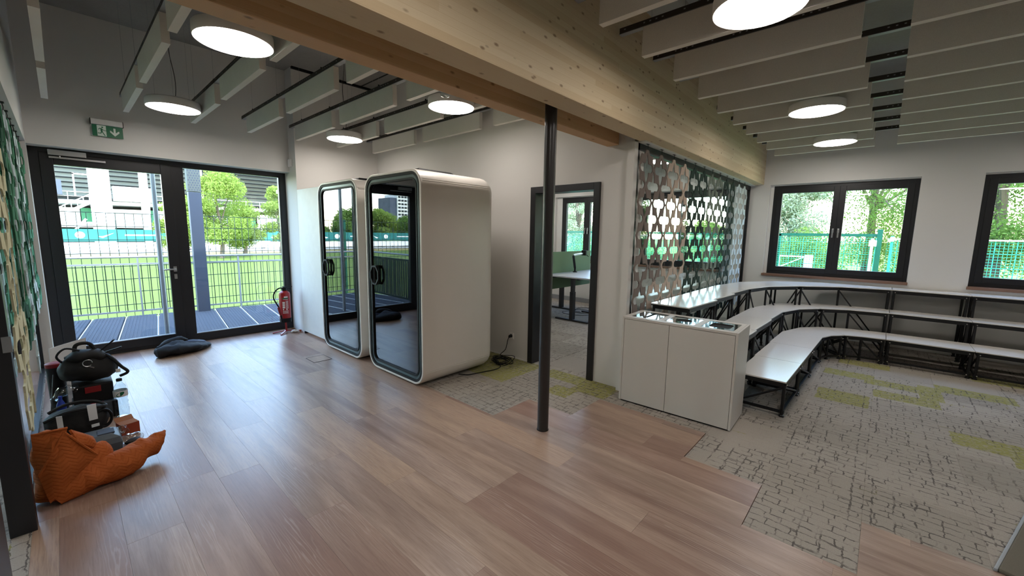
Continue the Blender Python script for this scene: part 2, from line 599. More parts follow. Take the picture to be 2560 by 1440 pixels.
class MB:
    def __init__(s):
        s.v, s.f, s.m = [], [], []
        s.cur = 0

    def add(s, vs, fs):
        k = len(s.v)
        s.v += [tuple(p) for p in vs]
        s.f += [tuple(i + k for i in f) for f in fs]
        s.m += [s.cur] * len(fs)
        return s

    def box(s, x0, x1, y0, y1, z0, z1):
        vs = [(x, y, z) for z in (z0, z1) for y in (y0, y1) for x in (x0, x1)]
        return s.add(vs, [(0, 2, 3, 1), (4, 5, 7, 6), (0, 1, 5, 4), (2, 6, 7, 3), (0, 4, 6, 2), (1, 3, 7, 5)])

    def bar(s, a, b, w, h=None, up=(0, 0, 1)):
        a, b = Vector(a), Vector(b)
        h = w if h is None else h
        d = (b - a).normalized()
        u = Vector(up)
        if abs(d.dot(u)) > 0.98:
            u = Vector((1, 0, 0))
        r = d.cross(u).normalized()
        u = r.cross(d)
        vs = []
        for p in (a, b):
            for i, j in ((-1, -1), (1, -1), (1, 1), (-1, 1)):
                vs.append(p + r * (w / 2 * i) + u * (h / 2 * j))
        return s.add(vs, [(3, 2, 1, 0), (4, 5, 6, 7), (0, 1, 5, 4), (1, 2, 6, 5), (2, 3, 7, 6), (3, 0, 4, 7)])

    def tube(s, pts, r, n=8, cap=True):
        pts = [Vector(p) for p in pts]
        rings = []
        prev = None
        for i, p in enumerate(pts):
            if i == 0:
                d = pts[1] - pts[0]
            elif i == len(pts) - 1:
                d = pts[-1] - pts[-2]
            else:
                d = pts[i + 1] - pts[i - 1]
            d = d.normalized() if d.length > 1e-9 else Vector((0, 0, 1))
            if prev is None:
                u = Vector((0, 0, 1)) if abs(d.z) < 0.9 else Vector((1, 0, 0))
                r1 = d.cross(u).normalized()
            else:
                r1 = (prev - d * prev.dot(d))
                r1 = r1.normalized() if r1.length > 1e-6 else d.orthogonal().normalized()
            prev = r1
            r2 = d.cross(r1)
            rr = r[i] if isinstance(r, (list, tuple)) else r
            rings.append([p + (r1 * math.cos(2 * PI * k / n) + r2 * math.sin(2 * PI * k / n)) * rr for k in range(n)])
        return s.loft(rings, cap)

    def loft(s, rings, cap=True, closed=True):
        n = len(rings[0])
        vs = [p for r in rings for p in r]
        fs = []
        for i in range(len(rings) - 1):
            for k in range(n if closed else n - 1):
                k2 = (k + 1) % n
                fs.append((i * n + k, i * n + k2, (i + 1) * n + k2, (i + 1) * n + k))
        if cap:
            fs.append(tuple(range(n))[::-1])
            fs.append(tuple((len(rings) - 1) * n + k for k in range(n)))
        return s.add(vs, fs)

    def lathe(s, c, prof, n=24, cap=True):
        rings = [[(c[0] + r * math.cos(2 * PI * k / n), c[1] + r * math.sin(2 * PI * k / n), c[2] + z) for k in range(n)] for r, z in prof]
        return s.loft(rings, cap)

    def prism(s, poly, z0, z1):
        n = len(poly)
        vs = [(p[0], p[1], z0) for p in poly] + [(p[0], p[1], z1) for p in poly]
        fs = [tuple(range(n))[::-1], tuple(range(n, 2 * n))]
        fs += [(k, (k + 1) % n, n + (k + 1) % n, n + k) for k in range(n)]
        return s.add(vs, fs)

    def ring(s, outer, inner, f0, f1):
        """frame between two loops of equal count; f0,f1 map 2d -> 3d on the two faces"""
        n = len(outer)
        vs = [f0(p) for p in outer] + [f0(p) for p in inner] + [f1(p) for p in outer] + [f1(p) for p in inner]
        fs = []
        for k in range(n):
            j = (k + 1) % n
            fs += [(k, j, n + j, n + k), (2 * n + k, 3 * n + k, 3 * n + j, 2 * n + j), (k, 2 * n + k, 2 * n + j, j), (n + k, n + j, 3 * n + j, 3 * n + k)]
        return s.add(vs, fs)


def rrect(y0, y1, z0, z1, r, n=6):
    pts = []
    for cx, cz, a in ((y1 - r, z1 - r, 0), (y0 + r, z1 - r, PI / 2), (y0 + r, z0 + r, PI), (y1 - r, z0 + r, 3 * PI / 2)):
        for k in range(n + 1):
            t_ = a + PI / 2 * k / n
            pts.append((cx + r * math.cos(t_), cz + r * math.sin(t_)))
    return pts


def link_mesh(name, mb, mat, smooth=False, bevel=0.0, off=(0, 0, 0)):
    me = bpy.data.meshes.new(name)
    o = Vector(off)
    me.from_pydata([(v[0] - o.x, v[1] - o.y, v[2] - o.z) for v in mb.v], [], mb.f)
    mats = mat if isinstance(mat, (list, tuple)) else [mat]
    for m in mats:
        me.materials.append(m)
    if len(mats) > 1:
        me.polygons.foreach_set('material_index', mb.m)
    bm = bmesh.new()
    bm.from_mesh(me)
    bmesh.ops.recalc_face_normals(bm, faces=bm.faces)
    if bevel > 0:
        es = [e for e in bm.edges if len(e.link_faces) == 2 and e.calc_face_angle(0) > 0.6]
        bmesh.ops.bevel(bm, geom=es, offset=bevel, segments=2, profile=0.6, affect='EDGES', clamp_overlap=True)
    bm.to_mesh(me)
    bm.free()
    if smooth:
        me.polygons.foreach_set('use_smooth', [True] * len(me.polygons))
        try:
            me.set_sharp_from_angle(angle=math.radians(38))
        except Exception:
            pass
    me.update()
    return me


def root(name, label, cat, loc=(0, 0, 0), rz=0.0, group=None):
    o = bpy.data.objects.new(name, None)
    o.empty_display_size = 0.1
    COL.objects.link(o)
    o.location = loc
    o.rotation_euler = (0, 0, rz)
    o['label'] = label
    o['category'] = cat
    if group:
        o['group'] = group
    return o


def part(name, mb, mat, parent, smooth=False, bevel=0.0, local=False, label=None, kind=None):
    """mb in world coordinates unless local (parent unrotated when not local)"""
    off = (0, 0, 0)
    if parent is not None and not local:
        off = tuple(wloc(parent))
    me = link_mesh(name, mb, mat, smooth, bevel, off)
    o = bpy.data.objects.new(name, me)
    COL.objects.link(o)
    if parent is not None:
        o.parent = parent
    if label:
        o['label'] = label
    if kind:
        o['kind'] = kind
    return o


def wloc(o):
    v = Vector((0, 0, 0))
    while o is not None:
        v += o.location
        o = o.parent
    return v


def solo(name, mb, mat, label, cat, group=None, loc=None, rz=0.0, **kw):
    me = link_mesh(name, mb, mat, kw.get('smooth', False), kw.get('bevel', 0.0), (0, 0, 0) if loc is None else ((0, 0, 0) if kw.get('local') else loc))
    o = bpy.data.objects.new(name, me)
    COL.objects.link(o)
    if loc is not None:
        o.location = loc
        o.rotation_euler = (0, 0, rz)
    o['label'] = label
    o['category'] = cat
    if group:
        o['group'] = group
    if kw.get('kind'):
        o['kind'] = kw['kind']
    return o


def struct(name, mb, mat, parent=None, **kw):
    o = part(name, mb, mat, parent, **kw)
    o['kind'] = 'structure'
    return o


def dup(r, loc, rz=None, label=None, group=None):
    c = r.copy()
    COL.objects.link(c)
    c.location = loc
    if rz is not None:
        c.rotation_euler = (0, 0, rz)
    if label:
        c['label'] = label
    if group:
        c['group'] = group

    def rec(src, dst):
        for ch in list(src.children):
            d = ch.copy()
            COL.objects.link(d)
            d.parent = dst
            rec(ch, d)
    rec(r, c)
    return c


# ================================================================== ROOM SHELL
XW = 8.30      # window wall face
YG = 6.95      # wall face over the glazed door
YP = 1.88      # partition plane
ZC = 3.98      # ceiling

struct('wall_front', MB().box(-0.45, 2.48, YG, 7.30, 2.50, ZC).box(2.48, XW + 0.3, 6.70, 7.30, -0.02, ZC).box(-0.45, -0.17, YG - 0.10, 7.30, -0.02, 2.5), M['wall'])
# window wall with four openings
WIN = [(-2.68, -0.89), (-0.287, 1.56), (2.12, 3.95), (4.55, 6.12)]
LIP = [0.006, 0.046, 0.046, 0.15]
ys = [-6.6] + [a for w in WIN for a in w] + [6.9]
wb = MB()
for i in range(0, len(ys), 2):
    wb.box(XW, XW + 0.36, ys[i], ys[i + 1], -0.3, ZC)
for a, b in WIN:
    wb.box(XW, XW + 0.36, a, b, -0.3, 0.98)
    wb.box(XW, XW + 0.36, a, b, 2.50, ZC)
struct('wall_right', wb, M['wall'])
# office wall with doorway
struct('wall_office', MB().box(3.84, 3.98, 3.184, 6.72, 0, ZC).box(3.84, 3.98, 1.862, 2.255, 0, 2.5)
       .box(3.84, 3.98, 2.255, 3.184, 2.155, 2.5).box(3.84, 3.98, 1.90, 3.184, 2.5, ZC).box(3.77, 3.84, 1.862, 1.935, 0, 2.5), M['wall'])
# wall over the glass partition, between the beam and the office
struct('wall_header', MB().box(3.98, XW, 1.862, 1.99, 2.505, ZC), M['wall'])
# left wall: plaster band above the left glass partition
struct('wall_left', MB().box(-0.45, -0.17, 3.26, YG, 2.5, ZC).box(-0.45, -0.17, -1.5, 3.26, 2.5, ZC), M['wall'])
struct('wall_back', MB().box(-4.2, XW + 0.3, -6.8, -6.6, -0.02, ZC), M['wall'])
struct('wall_far_left', MB().box(-4.4, -4.2, -6.8, 7.5, -0.02, ZC), M['wall'])
struct('wall_left_room', MB().box(-4.2, -3.5, 7.0, 7.3, -0.02, ZC).box(-3.5, -0.45, 7.0, 7.3, 2.5, ZC).box(-3.5, -0.45, 7.0, 7.3, -0.02, 0.15), M['wall'])
ce = struct('ceiling', MB().box(-4.4, XW + 0.4, -6.8, 7.5, ZC, ZC + 0.25), M['concrete'])
jb = MB()
for x in (0.95, 2.35 + 1.2, 5.9):
    jb.box(x, x + 0.02, 2.3, 6.9, ZC - 0.006, ZC)
jb.box(2.48, 3.84, 6.66, 6.70, ZC - 0.03, ZC)
struct('ceiling_joint', jb, M['rubber'], ce)

# ------------------------------------------------------------------ floor : slab, planks, carpet tiles
fl = struct('floor', MB().box(-4.4, XW + 0.4, -6.8, 7.32, -0.16, -0.012), M['kraft'])


def rects_minus(r, cuts):
    out = [r]
    for c in cuts:
        nxt = []
        for (a0, a1, b0, b1) in out:
            c0, c1, d0, d1 = max(a0, c[0]), min(a1, c[1]), max(b0, c[2]), min(b1, c[3])
            if c0 >= c1 or d0 >= d1:
                nxt.append((a0, a1, b0, b1))
                continue
            if b0 < d0:
                nxt.append((a0, a1, b0, d0))
            if d1 < b1:
                nxt.append((a0, a1, d1, b1))
            if a0 < c0:
                nxt.append((a0, c0, d0, d1))
            if c1 < a1:
                nxt.append((c1, a1, d0, d1))
        out = nxt
    return [q for q in out if q[1] - q[0] > 0.015 and q[3] - q[2] > 0.015]


CARPET_CUTS = [(2.95, 9, -9, -0.06), (2.45, 9, -0.06, 0.44), (2.95, 9, 0.44, 0.94), (3.44, 9, 0.94, 1.94),
               (2.95, 9, 1.94, 2.46), (2.47, 9, 2.46, 4.45)]
pw = 0.233
rs = random.Random(3)
k0 = int(math.floor((-0.24 - 1.254) / pw))
x = 1.254 + k0 * pw
plank_n = 0
while x < 3.84:
    y = -2.4 - rs.random() * 1.4
    if abs(x - 1.254) < 0.01:
        y = 2.2 - 1.5 * 4
    while y < 7.12:
        L = 1.5
        r = (max(x, -0.24), min(x + pw, 3.84), max(y, -2.2), min(y + L, 7.12))
        if r[1] > r[0] and r[3] > r[2]:
            cuts = list(CARPET_CUTS)
            if r[0] >= 2.3:
                cuts.append((2.2, 9, 6.70, 9))
                cuts = cuts
            for q in rects_minus(r, cuts):
                if q[0] > 3.5:
                    continue
                g = 0.00025
                z1 = -0.0004 * rs.random()
                mb = MB()
                e = 0.0003
                x0_, x1_, y0_, y1_ = q[0] + g, q[1] - g, q[2] + g, q[3] - g
                mb.add([(x0_, y0_, -0.012), (x1_, y0_, -0.012), (x1_, y1_, -0.012), (x0_, y1_, -0.012),
                        (x0_, y0_, z1 - e), (x1_, y0_, z1 - e), (x1_, y1_, z1 - e), (x0_, y1_, z1 - e),
                        (x0_ + e, y0_ + e, z1), (x1_ - e, y0_ + e, z1), (x1_ - e, y1_ - e, z1), (x0_ + e, y1_ - e, z1)],
                       [(3, 2, 1, 0)] + [(i, (i + 1) % 4, 4 + (i + 1) % 4, 4 + i) for i in range(4)] + [(4 + i, 4 + (i + 1) % 4, 8 + (i + 1) % 4, 8 + i) for i in range(4)] + [(8, 9, 10, 11)])
                part('plank', mb, M['plank'], fl)
                plank_n += 1
        y += L
    x += pw

tile_me = link_mesh('carpet_tile', MB().add(
    [(-.2485, -.2485, -.012), (.2485, -.2485, -.012), (.2485, .2485, -.012), (-.2485, .2485, -.012),
     (-.2485, -.2485, -.002), (.2485, -.2485, -.002), (.2485, .2485, -.002), (-.2485, .2485, -.002),
     (-.246, -.246, 0), (.246, -.246, 0), (.246, .246, 0), (-.246, .246, 0)],
    [(3, 2, 1, 0)] + [(i, (i + 1) % 4, 4 + (i + 1) % 4, 4 + i) for i in range(4)] + [(4 + i, 4 + (i + 1) % 4, 8 + (i + 1) % 4, 8 + i) for i in range(4)] + [(8, 9, 10, 11)]), M['carpet'])


def carpet_tile(cx, cy, sx=1.0, sy=1.0):
    o = bpy.data.objects.new('carpet_tile', tile_me)
    COL.objects.link(o)
    o.location = (cx, cy, 0)
    o.scale = (sx, sy, 1)
    o.parent = fl


T = 0.497
def in_carpet(cx, cy):
    return any(c[0] - .06 <= cx <= c[1] and c[2] - .06 <= cy <= c[3] + .06 for c in CARPET_CUTS)


for i in range(12):
    for j in range(-5, 9):
        cx, cy = 2.45 + (i + 0.5) * T, -0.06 + (j + 0.5) * T
        if cy < 1.85:
            if cx > XW - 0.1 or not in_carpet(cx, cy):
                continue
            carpet_tile(cx, cy)
        else:
            if cx < 3.84 and in_carpet(cx, cy) and cy < 4.45:
                carpet_tile(cx, cy)
for i in range(9):
    for j in range(7):
        cx, cy = 3.94 + (i + 0.5) * T, 1.99 + (j + 0.5) * T
        if cx < XW - 0.1:
            carpet_tile(cx, cy)
for i in range(3):
    for j in range(6):
        carpet_tile(-0.24 - (i + 0.5) * T, 1.3 + (j + 0.5) * T)
rest = MB().box(3.84, 3.94, 1.99, 4.45, -0.012, -0.001).box(3.94, XW, 5.47, 6.7, -0.012, -0.001).box(2.95, XW, -6.6, -2.545, -0.012, -0.001)
rest.box(-4.2, -0.24, -6.6, 1.3, -0.012, -0.001).box(-4.2, -1.731, 1.3, 7.0, -0.012, -0.001).box(-1.731, -0.24, 4.282, 7.0, -0.012, -0.001)
rest.box(-0.24, 2.95, -6.6, -2.2, -0.012, -0.001)
part('far_carpet', rest, M['carpet'], fl)
# floor socket hatch near the pods
hx0, hx1, hy0, hy1 = 1.95, 2.17, 5.02, 5.27
hatch = root('floor_socket_hatch', 'square socket hatch set flush in the wood floor before the far phone booth', 'floor hatch', (2.06, 5.14, 0))
part('hatch_lid', MB().box(hx0 + .004, hx1 - .004, hy0 + .004, hy1 - .004, -0.004, 0.002), M['plank'], hatch)
part('hatch_frame', MB().ring([(hx0, hy0), (hx1, hy0), (hx1, hy1), (hx0, hy1)], [(hx0 + .004, hy0 + .004), (hx1 - .004, hy0 + .004), (hx1 - .004, hy1 - .004), (hx0 + .004, hy1 - .004)],
                              lambda p: (p[0], p[1], -0.001), lambda p: (p[0], p[1], 0.003)), M['rubber'], hatch)


# ------------------------------------------------------------------ baseboards (thin)
struct('baseboard_office', MB().box(3.828, 3.84, 3.184, 6.70, 0, 0.012), M['wall'])

# ------------------------------------------------------------------ glazed door front (door_1)
YF = 7.15


def frame_rect(mb, x0, x1, z0, z1, w, y0, y1, wt=None, wb_=None):
    wt = w if wt is None else wt
    wb_ = w if wb_ is None else wb_
    mb.box(x0, x0 + w, y0, y1, z0, z1).box(x1 - w, x1, y0, y1, z0, z1)
    mb.box(x0 + w, x1 - w, y0, y1, z1 - wt, z1).box(x0 + w, x1 - w, y0, y1, z0, z0 + wb_)


d1 = root('door_1', '', 'door', (0.5, YF, 0))
del d1['label'], d1['category']
d1['kind'] = 'structure'
o_ = part('outer_frame', MB().box(-0.17, -0.09, YF, YF + 0.09, 0, 2.50).box(2.40, 2.48, YF, YF + 0.09, 0, 2.50).box(-0.09, 2.40, YF, YF + 0.09, 2.44, 2.50)
          .box(-0.09, 2.40, YF, YF + 0.09, 0, 0.045).box(1.06, 1.17, YF, YF + 0.09, 0.045, 2.44), M['black'], d1, bevel=0.003)
lf = MB()
frame_rect(lf, -0.09, 1.06, 0.045, 2.44, 0.105, YF - 0.012, YF + 0.06, 0.13, 0.115)
leafo = part('door_leaf', lf, M['black'], d1, bevel=0.004)
part('leaf_glass', MB().box(0.01, 0.96, YF + 0.02, YF + 0.032, 0.155, 2.315), M['glass'], leafo)
ff = MB()
frame_rect(ff, 1.17, 2.40, 0.045, 2.44, 0.022, YF + 0.005, YF + 0.06, 0.02, 0.08)
fixo = part('fixed_frame', ff, M['black'], d1)
part('fixed_glass', MB().box(1.19, 2.38, YF + 0.02, YF + 0.032, 0.12, 2.425), M['glass'], fixo)
part('glazing_bead', MB().box(1.19, 2.38, YF + 0.0, YF + 0.012, 0.118, 0.125).box(0.01, 0.955, YF - 0.014, YF - 0.010, 0.152, 0.158), M['steel'], d1)
hb = MB().box(0.995, 1.03, YF - 0.02, YF - 0.012, 1.02, 1.09)
hb.tube([(1.012, YF - 0.015, 1.055), (1.012, YF - 0.06, 1.055), (1.0, YF - 0.068, 1.055), (0.885, YF - 0.068, 1.052)], 0.010, 8)
part('door_handle', hb, M['steel'], d1, smooth=True)
part('keyhole_plate', MB().box(0.997, 1.028, YF - 0.02, YF - 0.012, 0.92, 0.985).lathe((1.012, YF - 0.02, 0.955), [(0.008, 0), (0.008, 0.004)], 10), M['steel'], d1)
cl = part('door_closer', MB().box(-0.02, 0.285, YF - 0.055, YF - 0.012, 2.412, 2.472), M['steel'], d1, bevel=0.005)
part('closer_arm', MB().box(-0.015, 0.445, YF - 0.04, YF - 0.012, 2.378, 2.398).tube([(0.07, YF - 0.035, 2.41), (0.07, YF - 0.035, 2.39)], 0.008, 8).lathe((0.435, YF - 0.026, 2.376), [(0.006, 0), (0.006, 0.025)], 8), M['steel'], d1)
struct('trim_1', MB().box(-0.17, 2.48, YG - 0.002, YF + 0.01, 2.493, 2.5005), M['trim'])

# ------------------------------------------------------------------ windows in the right wall (window_1..4)


def window(idx, y0, y1, lip):
    xf = XW + 0.09
    w = root('window_%d' % idx, '', 'window', (xf, (y0 + y1) / 2, 0.98))
    del w['label'], w['category']
    w['kind'] = 'structure'
    z0, z1 = 0.985, 2.484
    ym = (y0 + y1 - lip) / 2
    part('reveal_trim', MB().box(xf - 0.004, xf + 0.09, y1 - lip, y1 + 0.001, z0, 2.501).box(xf - 0.004, xf + 0.09, y0, y1 - lip, z1, 2.501), M['trim'], w)
    y1 = y1 - lip + 0.005
    y0 = y0 - 0.005
    mb = MB()

    def fr(a, b, c, d, wd, xa, xb):
        mb.box(xa, xb, a, a + wd, c, d).box(xa, xb, b - wd, b, c, d).box(xa, xb, a + wd, b - wd, c, c + wd).box(xa, xb, a + wd, b - wd, d - wd, d)
    fr(y0 + 0.005, y1 - 0.005, z0, z1, 0.055, xf, xf + 0.08)
    part('outer_frame', mb, M['black'], w, bevel=0.002)
    for a, b in ((y0 + 0.055, ym), (ym, y1 - 0.055)):
        mb = MB()
        fr(a, b, z0 + 0.05, z1 - 0.05, 0.078, xf - 0.008, xf + 0.06)
        s_ = part('sash', mb, M['black'], w, bevel=0.003)
        part('pane', MB().box(xf + 0.025, xf + 0.037, a + 0.076, b - 0.076, z0 + 0.126, z1 - 0.126), M['glass'], s_)
        yh = (ym + 0.035) if a > ym - 0.01 else (ym - 0.035)
        hm = MB().box(xf - 0.02, xf - 0.008, yh - 0.014, yh + 0.014, 1.70, 1.765)
        hm.bar((xf - 0.03, yh, 1.755), (xf - 0.03, yh, 1.62), 0.02, 0.016)
        part('window_handle', hm, M['steel'], s_, bevel=0.003)
    return w


for i, (a, b) in enumerate(WIN):
    window(i + 1, a, b, LIP[i])
    struct('sill_%d' % (i + 1), MB().box(XW - 0.03, XW + 0.10, a - 0.01, b + 0.01, 0.945, 0.985), M['cork'], bevel=0.002)

# window of the left room
w5 = root('window_5', '', 'window', (-2.0, 7.1, 0.15))
del w5['label'], w5['category']
w5['kind'] = 'structure'
mb = MB()
frame_rect(mb, -3.5, -0.45, 0.15, 2.5, 0.07, 7.10, 7.17)
mb.box(-2.0, -1.92, 7.10, 7.17, 0.2, 2.45)
part('outer_frame', mb, M['black'], w5)
part('pane', MB().box(-3.43, -0.52, 7.13, 7.14, 0.22, 2.43), M['glass'], w5)

# ------------------------------------------------------------------ office doorway frame (door_2)
d2 = root('door_2', '', 'door', (3.84, 2.72, 0))
del d2['label'], d2['category']
d2['kind'] = 'structure'
fw = 0.075
mb = MB()
mb.box(3.815, 4.0, 2.250, 2.250 + fw, 0, 2.155).box(3.815, 4.0, 3.186 - fw, 3.186, 0, 2.155).box(3.815, 4.0, 2.25 + fw, 3.186 - fw, 2.08, 2.155)
part('door_frame', mb, M['black'], d2, bevel=0.003)
mb = MB().box(4.03, 4.07, 3.21, 4.06, 0.01, 2.08)
lf2 = part('door_leaf', mb, M['black'], d2, bevel=0.003)
for z in (0.25, 1.05, 1.85):
    part('hinge', MB().tube([(4.02, 3.165, z - 0.05), (4.02, 3.165, z + 0.05)], 0.012, 8), M['steel'], d2)

# ------------------------------------------------------------------ timber beams and column
struct('trim_2', MB().box(-4.2, XW, 1.66, 1.855, 2.51, 3.45), M['beam'], bevel=0.006)
struct('trim_3', MB().box(-4.2, 3.84, 2.07, 2.20, 2.50, 2.74), M['beam2'], bevel=0.006)
struct('trim_4', MB().box(-4.2, XW, 1.70, 1.84, 3.45, ZC), M['wall'])
struct('trim_5', MB().box(3.84, XW, 1.79, 1.94, 2.497, 2.512), M['trim'])
colo = root('steel_column', 'slim round graphite steel column standing under the timber beam', 'column', (2.555, 1.95, 0))
part('shaft', MB().lathe((2.555, 1.95, 0), [(0.046, 0.004), (0.046, 3.2)], 32), M['column'], colo, smooth=True)
part('foot_collar', MB().lathe((2.555, 1.95, 0), [(0.049, 0), (0.049, 0.004)], 32), M['rubber'], colo, smooth=True)

# ------------------------------------------------------------------ glass partition of the office (trim of black steel)
gp = root('office_glass_partition', 'full height glass office partition in slim black frame behind the hanging grey screen', 'glass partition', (6.07, YP, 0))
mb = MB()
fx0, fx1 = 3.842, XW - 0.005
mb.box(fx0, fx0 + 0.03, YP - 0.02, YP + 0.03, 0.0, 2.497).box(fx1 - 0.04, fx1, YP - 0.02, YP + 0.03, 0, 2.497).box(fx0, fx1, YP - 0.02, YP + 0.03, 2.43, 2.497).box(fx0, fx1, YP - 0.02, YP + 0.03, 0.0, 0.04)
part('frame', mb, M['blackmetal'], gp)
for a, b in ((fx0 + 0.03, 5.32), (5.325, 6.79), (6.795, fx1 - 0.04)):
    part('pane', MB().box(a, b, YP, YP + 0.010, 0.04, 2.43), M['partglass'], gp)

# left glass partition and its posts
gl_ = root('left_glass_partition', 'black framed glass partition on the left behind the green and cream hanging screen', 'glass partition', (-0.27, 5.0, 0))
mb = MB().box(-0.30, -0.245, 3.27, 3.33, 0, 2.5).box(-0.30, -0.25, 3.33, 6.84, 0, 0.04).box(-0.30, -0.25, 3.33, 6.84, 2.44, 2.5).box(-0.30, -0.25, 6.80, 6.85, 0, 2.5)
part('frame', mb, M['blackmetal'], gl_)
for a, b in ((3.335, 5.05), (5.055, 6.80)):
    part('pane', MB().box(-0.278, -0.266, a, b, 0.04, 2.44), M['partglass'], gl_)
dp = root('left_doorway_frame', 'black steel doorway post at the left edge in front of the left glass partition', 'door frame', (-0.27, 3.24, 0))
part('jamb', MB().box(-0.315, -0.22, 3.19, 3.268, 0, 2.42), M['black'], dp, bevel=0.003)
part('jamb', MB().box(-0.335, -0.265, 2.20, 2.60, 0, 2.42), M['black'], dp, bevel=0.003)
part('head', MB().box(-0.31, -0.24, 2.60, 3.19, 2.36, 2.42), M['black'], dp, bevel=0.003)
part('strike_plate', MB().box(-0.245, -0.213, 3.182, 3.19, 0.98, 1.06), M['steel'], dp)

# ------------------------------------------------------------------ ceiling baffles


def baffle_mesh(L):
    return link_mesh('baffle_panel', MB().box(-0.025, 0.025, -L / 2, L / 2, 0, 0.2), M['baffle'], bevel=0.0015)


BM = {1.2: baffle_mesh(1.2)}
rail_me = {}


def rail_mesh(L):
    if L not in rail_me:
        mb = MB().box(-0.018, 0.018, -L / 2, L / 2, 0.004, 0.010).box(-0.018, -0.014, -L / 2, L / 2, 0.010, 0.046).box(0.014, 0.018, -L / 2, L / 2, 0.010, 0.046)
        mb.cur = 1  # bottom flange in paler grey: the light it catches is in the colour
        mb.box(-0.022, 0.022, -L / 2, L / 2, 0.0, 0.004)
        k = -L / 2 + 0.1
        while k < L / 2:
            mb.box(-0.0195, -0.018, k, k + 0.012, 0.024, 0.032)
            k += 0.15 if int(k * 7) % 3 else 0.045
        rail_me[L] = link_mesh('ceiling_rail', mb, [M['rail'], M['grey']])
    return rail_me[L]


def obj(name, me, loc, parent=None, label=None, cat=None, group=None):
    o = bpy.data.objects.new(name, me)
    COL.objects.link(o)
    o.location = loc if parent is None else Vector(loc) - wloc(parent)
    o.parent = parent
    if label:
        o['label'] = label
    if cat:
        o['category'] = cat
    if group:
        o['group'] = group
    return o


ORD = ['first', 'second', 'third', 'fourth', 'fifth', 'sixth', 'seventh', 'eighth', 'ninth', 'tenth', 'eleventh', 'twelfth']
wire_me = link_mesh('suspension_wire', MB().tube([(0, 0, 0), (0, 0, ZC - 3.14)], 0.0011, 4), M['grey'])
stud_me = link_mesh('rail_hanger', MB().box(-0.006, 0.006, -0.006, 0.006, 0, 0.05), M['blackmetal'])
# left bay: seven rows of panels along Y
row_where = ['nearest the left wall', 'second from the left wall', 'third from the left wall', 'fourth from the left wall', 'fifth from the left wall', 'sixth from the left wall', 'along the office wall']
for i in range(7):
    xx = 0.01 + i * 0.6085
    rl = root('ceiling_rail', 'dark ceiling rail in the glazed door bay, row %s' % row_where[i], 'ceiling rail', (xx, 4.6, 3.102))
    Lr = 4.45
    obj('rail_profile', rail_mesh(Lr), (xx, 4.5 + 0.0, 3.102), rl)
    for yy in (2.9, 4.2, 5.4, 6.3):
        obj('hanger', stud_me, (xx, yy, 3.12), rl)
        obj('wire', wire_me, (xx, yy, 3.14), rl)
    for yc, nm in ((3.05, 'by the beam'), (4.49, 'in the middle'), (5.90, 'by the glazed door')):
        obj('baffle_panel', BM[1.2], (xx, yc, 2.90), None, 'white felt ceiling baffle %s, row %s' % (nm, row_where[i]), 'baffle', 'felt baffles over the glazed door bay')
# right bay
for i in range(-1, 10):
    xx = 2.386 + i * 0.6
    if i == -1:
        who = 'nearest the camera'
    elif i == 9:
        who = 'by the window wall'
    else:
        who = '%s from the camera' % ORD[i + 1]
    rl = root('ceiling_rail', 'dark slotted ceiling rail over the right bay, %s' % who, 'ceiling rail', (xx, -0.4, 3.102))
    obj('rail_profile', rail_mesh(4.2), (xx, -0.46, 3.102), rl)
    for yy in (-2.2, -0.9, 0.4, 1.4):
        obj('wire', wire_me, (xx, yy, 3.14), rl)
    for yc, nm in ((0.85, 'by the beam'), (-0.58, 'past the gap'), (-1.92, 'at the right edge')):
        if nm == 'at the right edge' and i > 5:
            continue
        obj('baffle_panel', BM[1.2], (xx, yc, 2.90), None, 'white felt baffle %s over the seating bay, row %s' % (nm, who), 'baffle', 'felt baffles over the right bay')

# perforated cable tray under the slab
tr = root('cable_tray', 'perforated grey metal cable tray above the baffles beside the timber beam', 'cable tray', (4.3, 0.2, 3.85))
mb = MB().box(4.2, 4.5, -6.0, 1.65, 3.85, 3.853).box(4.2, 4.203, -6.0, 1.65, 3.85, 3.91).box(4.497, 4.5, -6.0, 1.65, 3.85, 3.91)
part('tray', mb, M['grey'], tr)
mb = MB()
for j in range(60):
    for k in range(5):
        yy = 1.55 - j * 0.05
        xx = 4.23 + k * 0.055 + (0.02 if j % 2 else 0)
        mb.box(xx, xx + 0.03, yy, yy + 0.008, 3.8485, 3.8499)
part('slots', mb, M['darkvoid'], tr, kind='stuff')

# ------------------------------------------------------------------ lamps


def lamp_proto():
    r = root('pendant_lamp', 'x', 'lamp', (0, 0, 2.9))
    part('housing', MB().lathe((0, 0, 0), [(0.232, 0.003), (0.238, 0.0), (0.242, 0.01), (0.242, 0.075), (0.232, 0.085), (0.02, 0.088)], 48), M['plasticwhite'], r, smooth=True, local=True)
    part('diffuser', MB().lathe((0, 0, 0), [(0.230, -0.0015), (0.230, 0.002)], 48), M['lamp'], r, local=True)
    for k in range(3):
        a = 2 * PI * k / 3 + 0.4
        part('wire', MB().tube([(0.17 * math.cos(a), 0.17 * math.sin(a), 0.084), (0.17 * math.cos(a), 0.17 * math.sin(a), 1.08)], 0.0010, 4), M['grey'], r, local=True)
    part('cord', MB().tube([Vector((0.02 + 0.018 * math.sin(k * 0.55), 0.02, 0.085 + k * 0.0663)) for k in range(16)], 0.0035, 6), M['rail'], r, local=True, smooth=True)
    return r


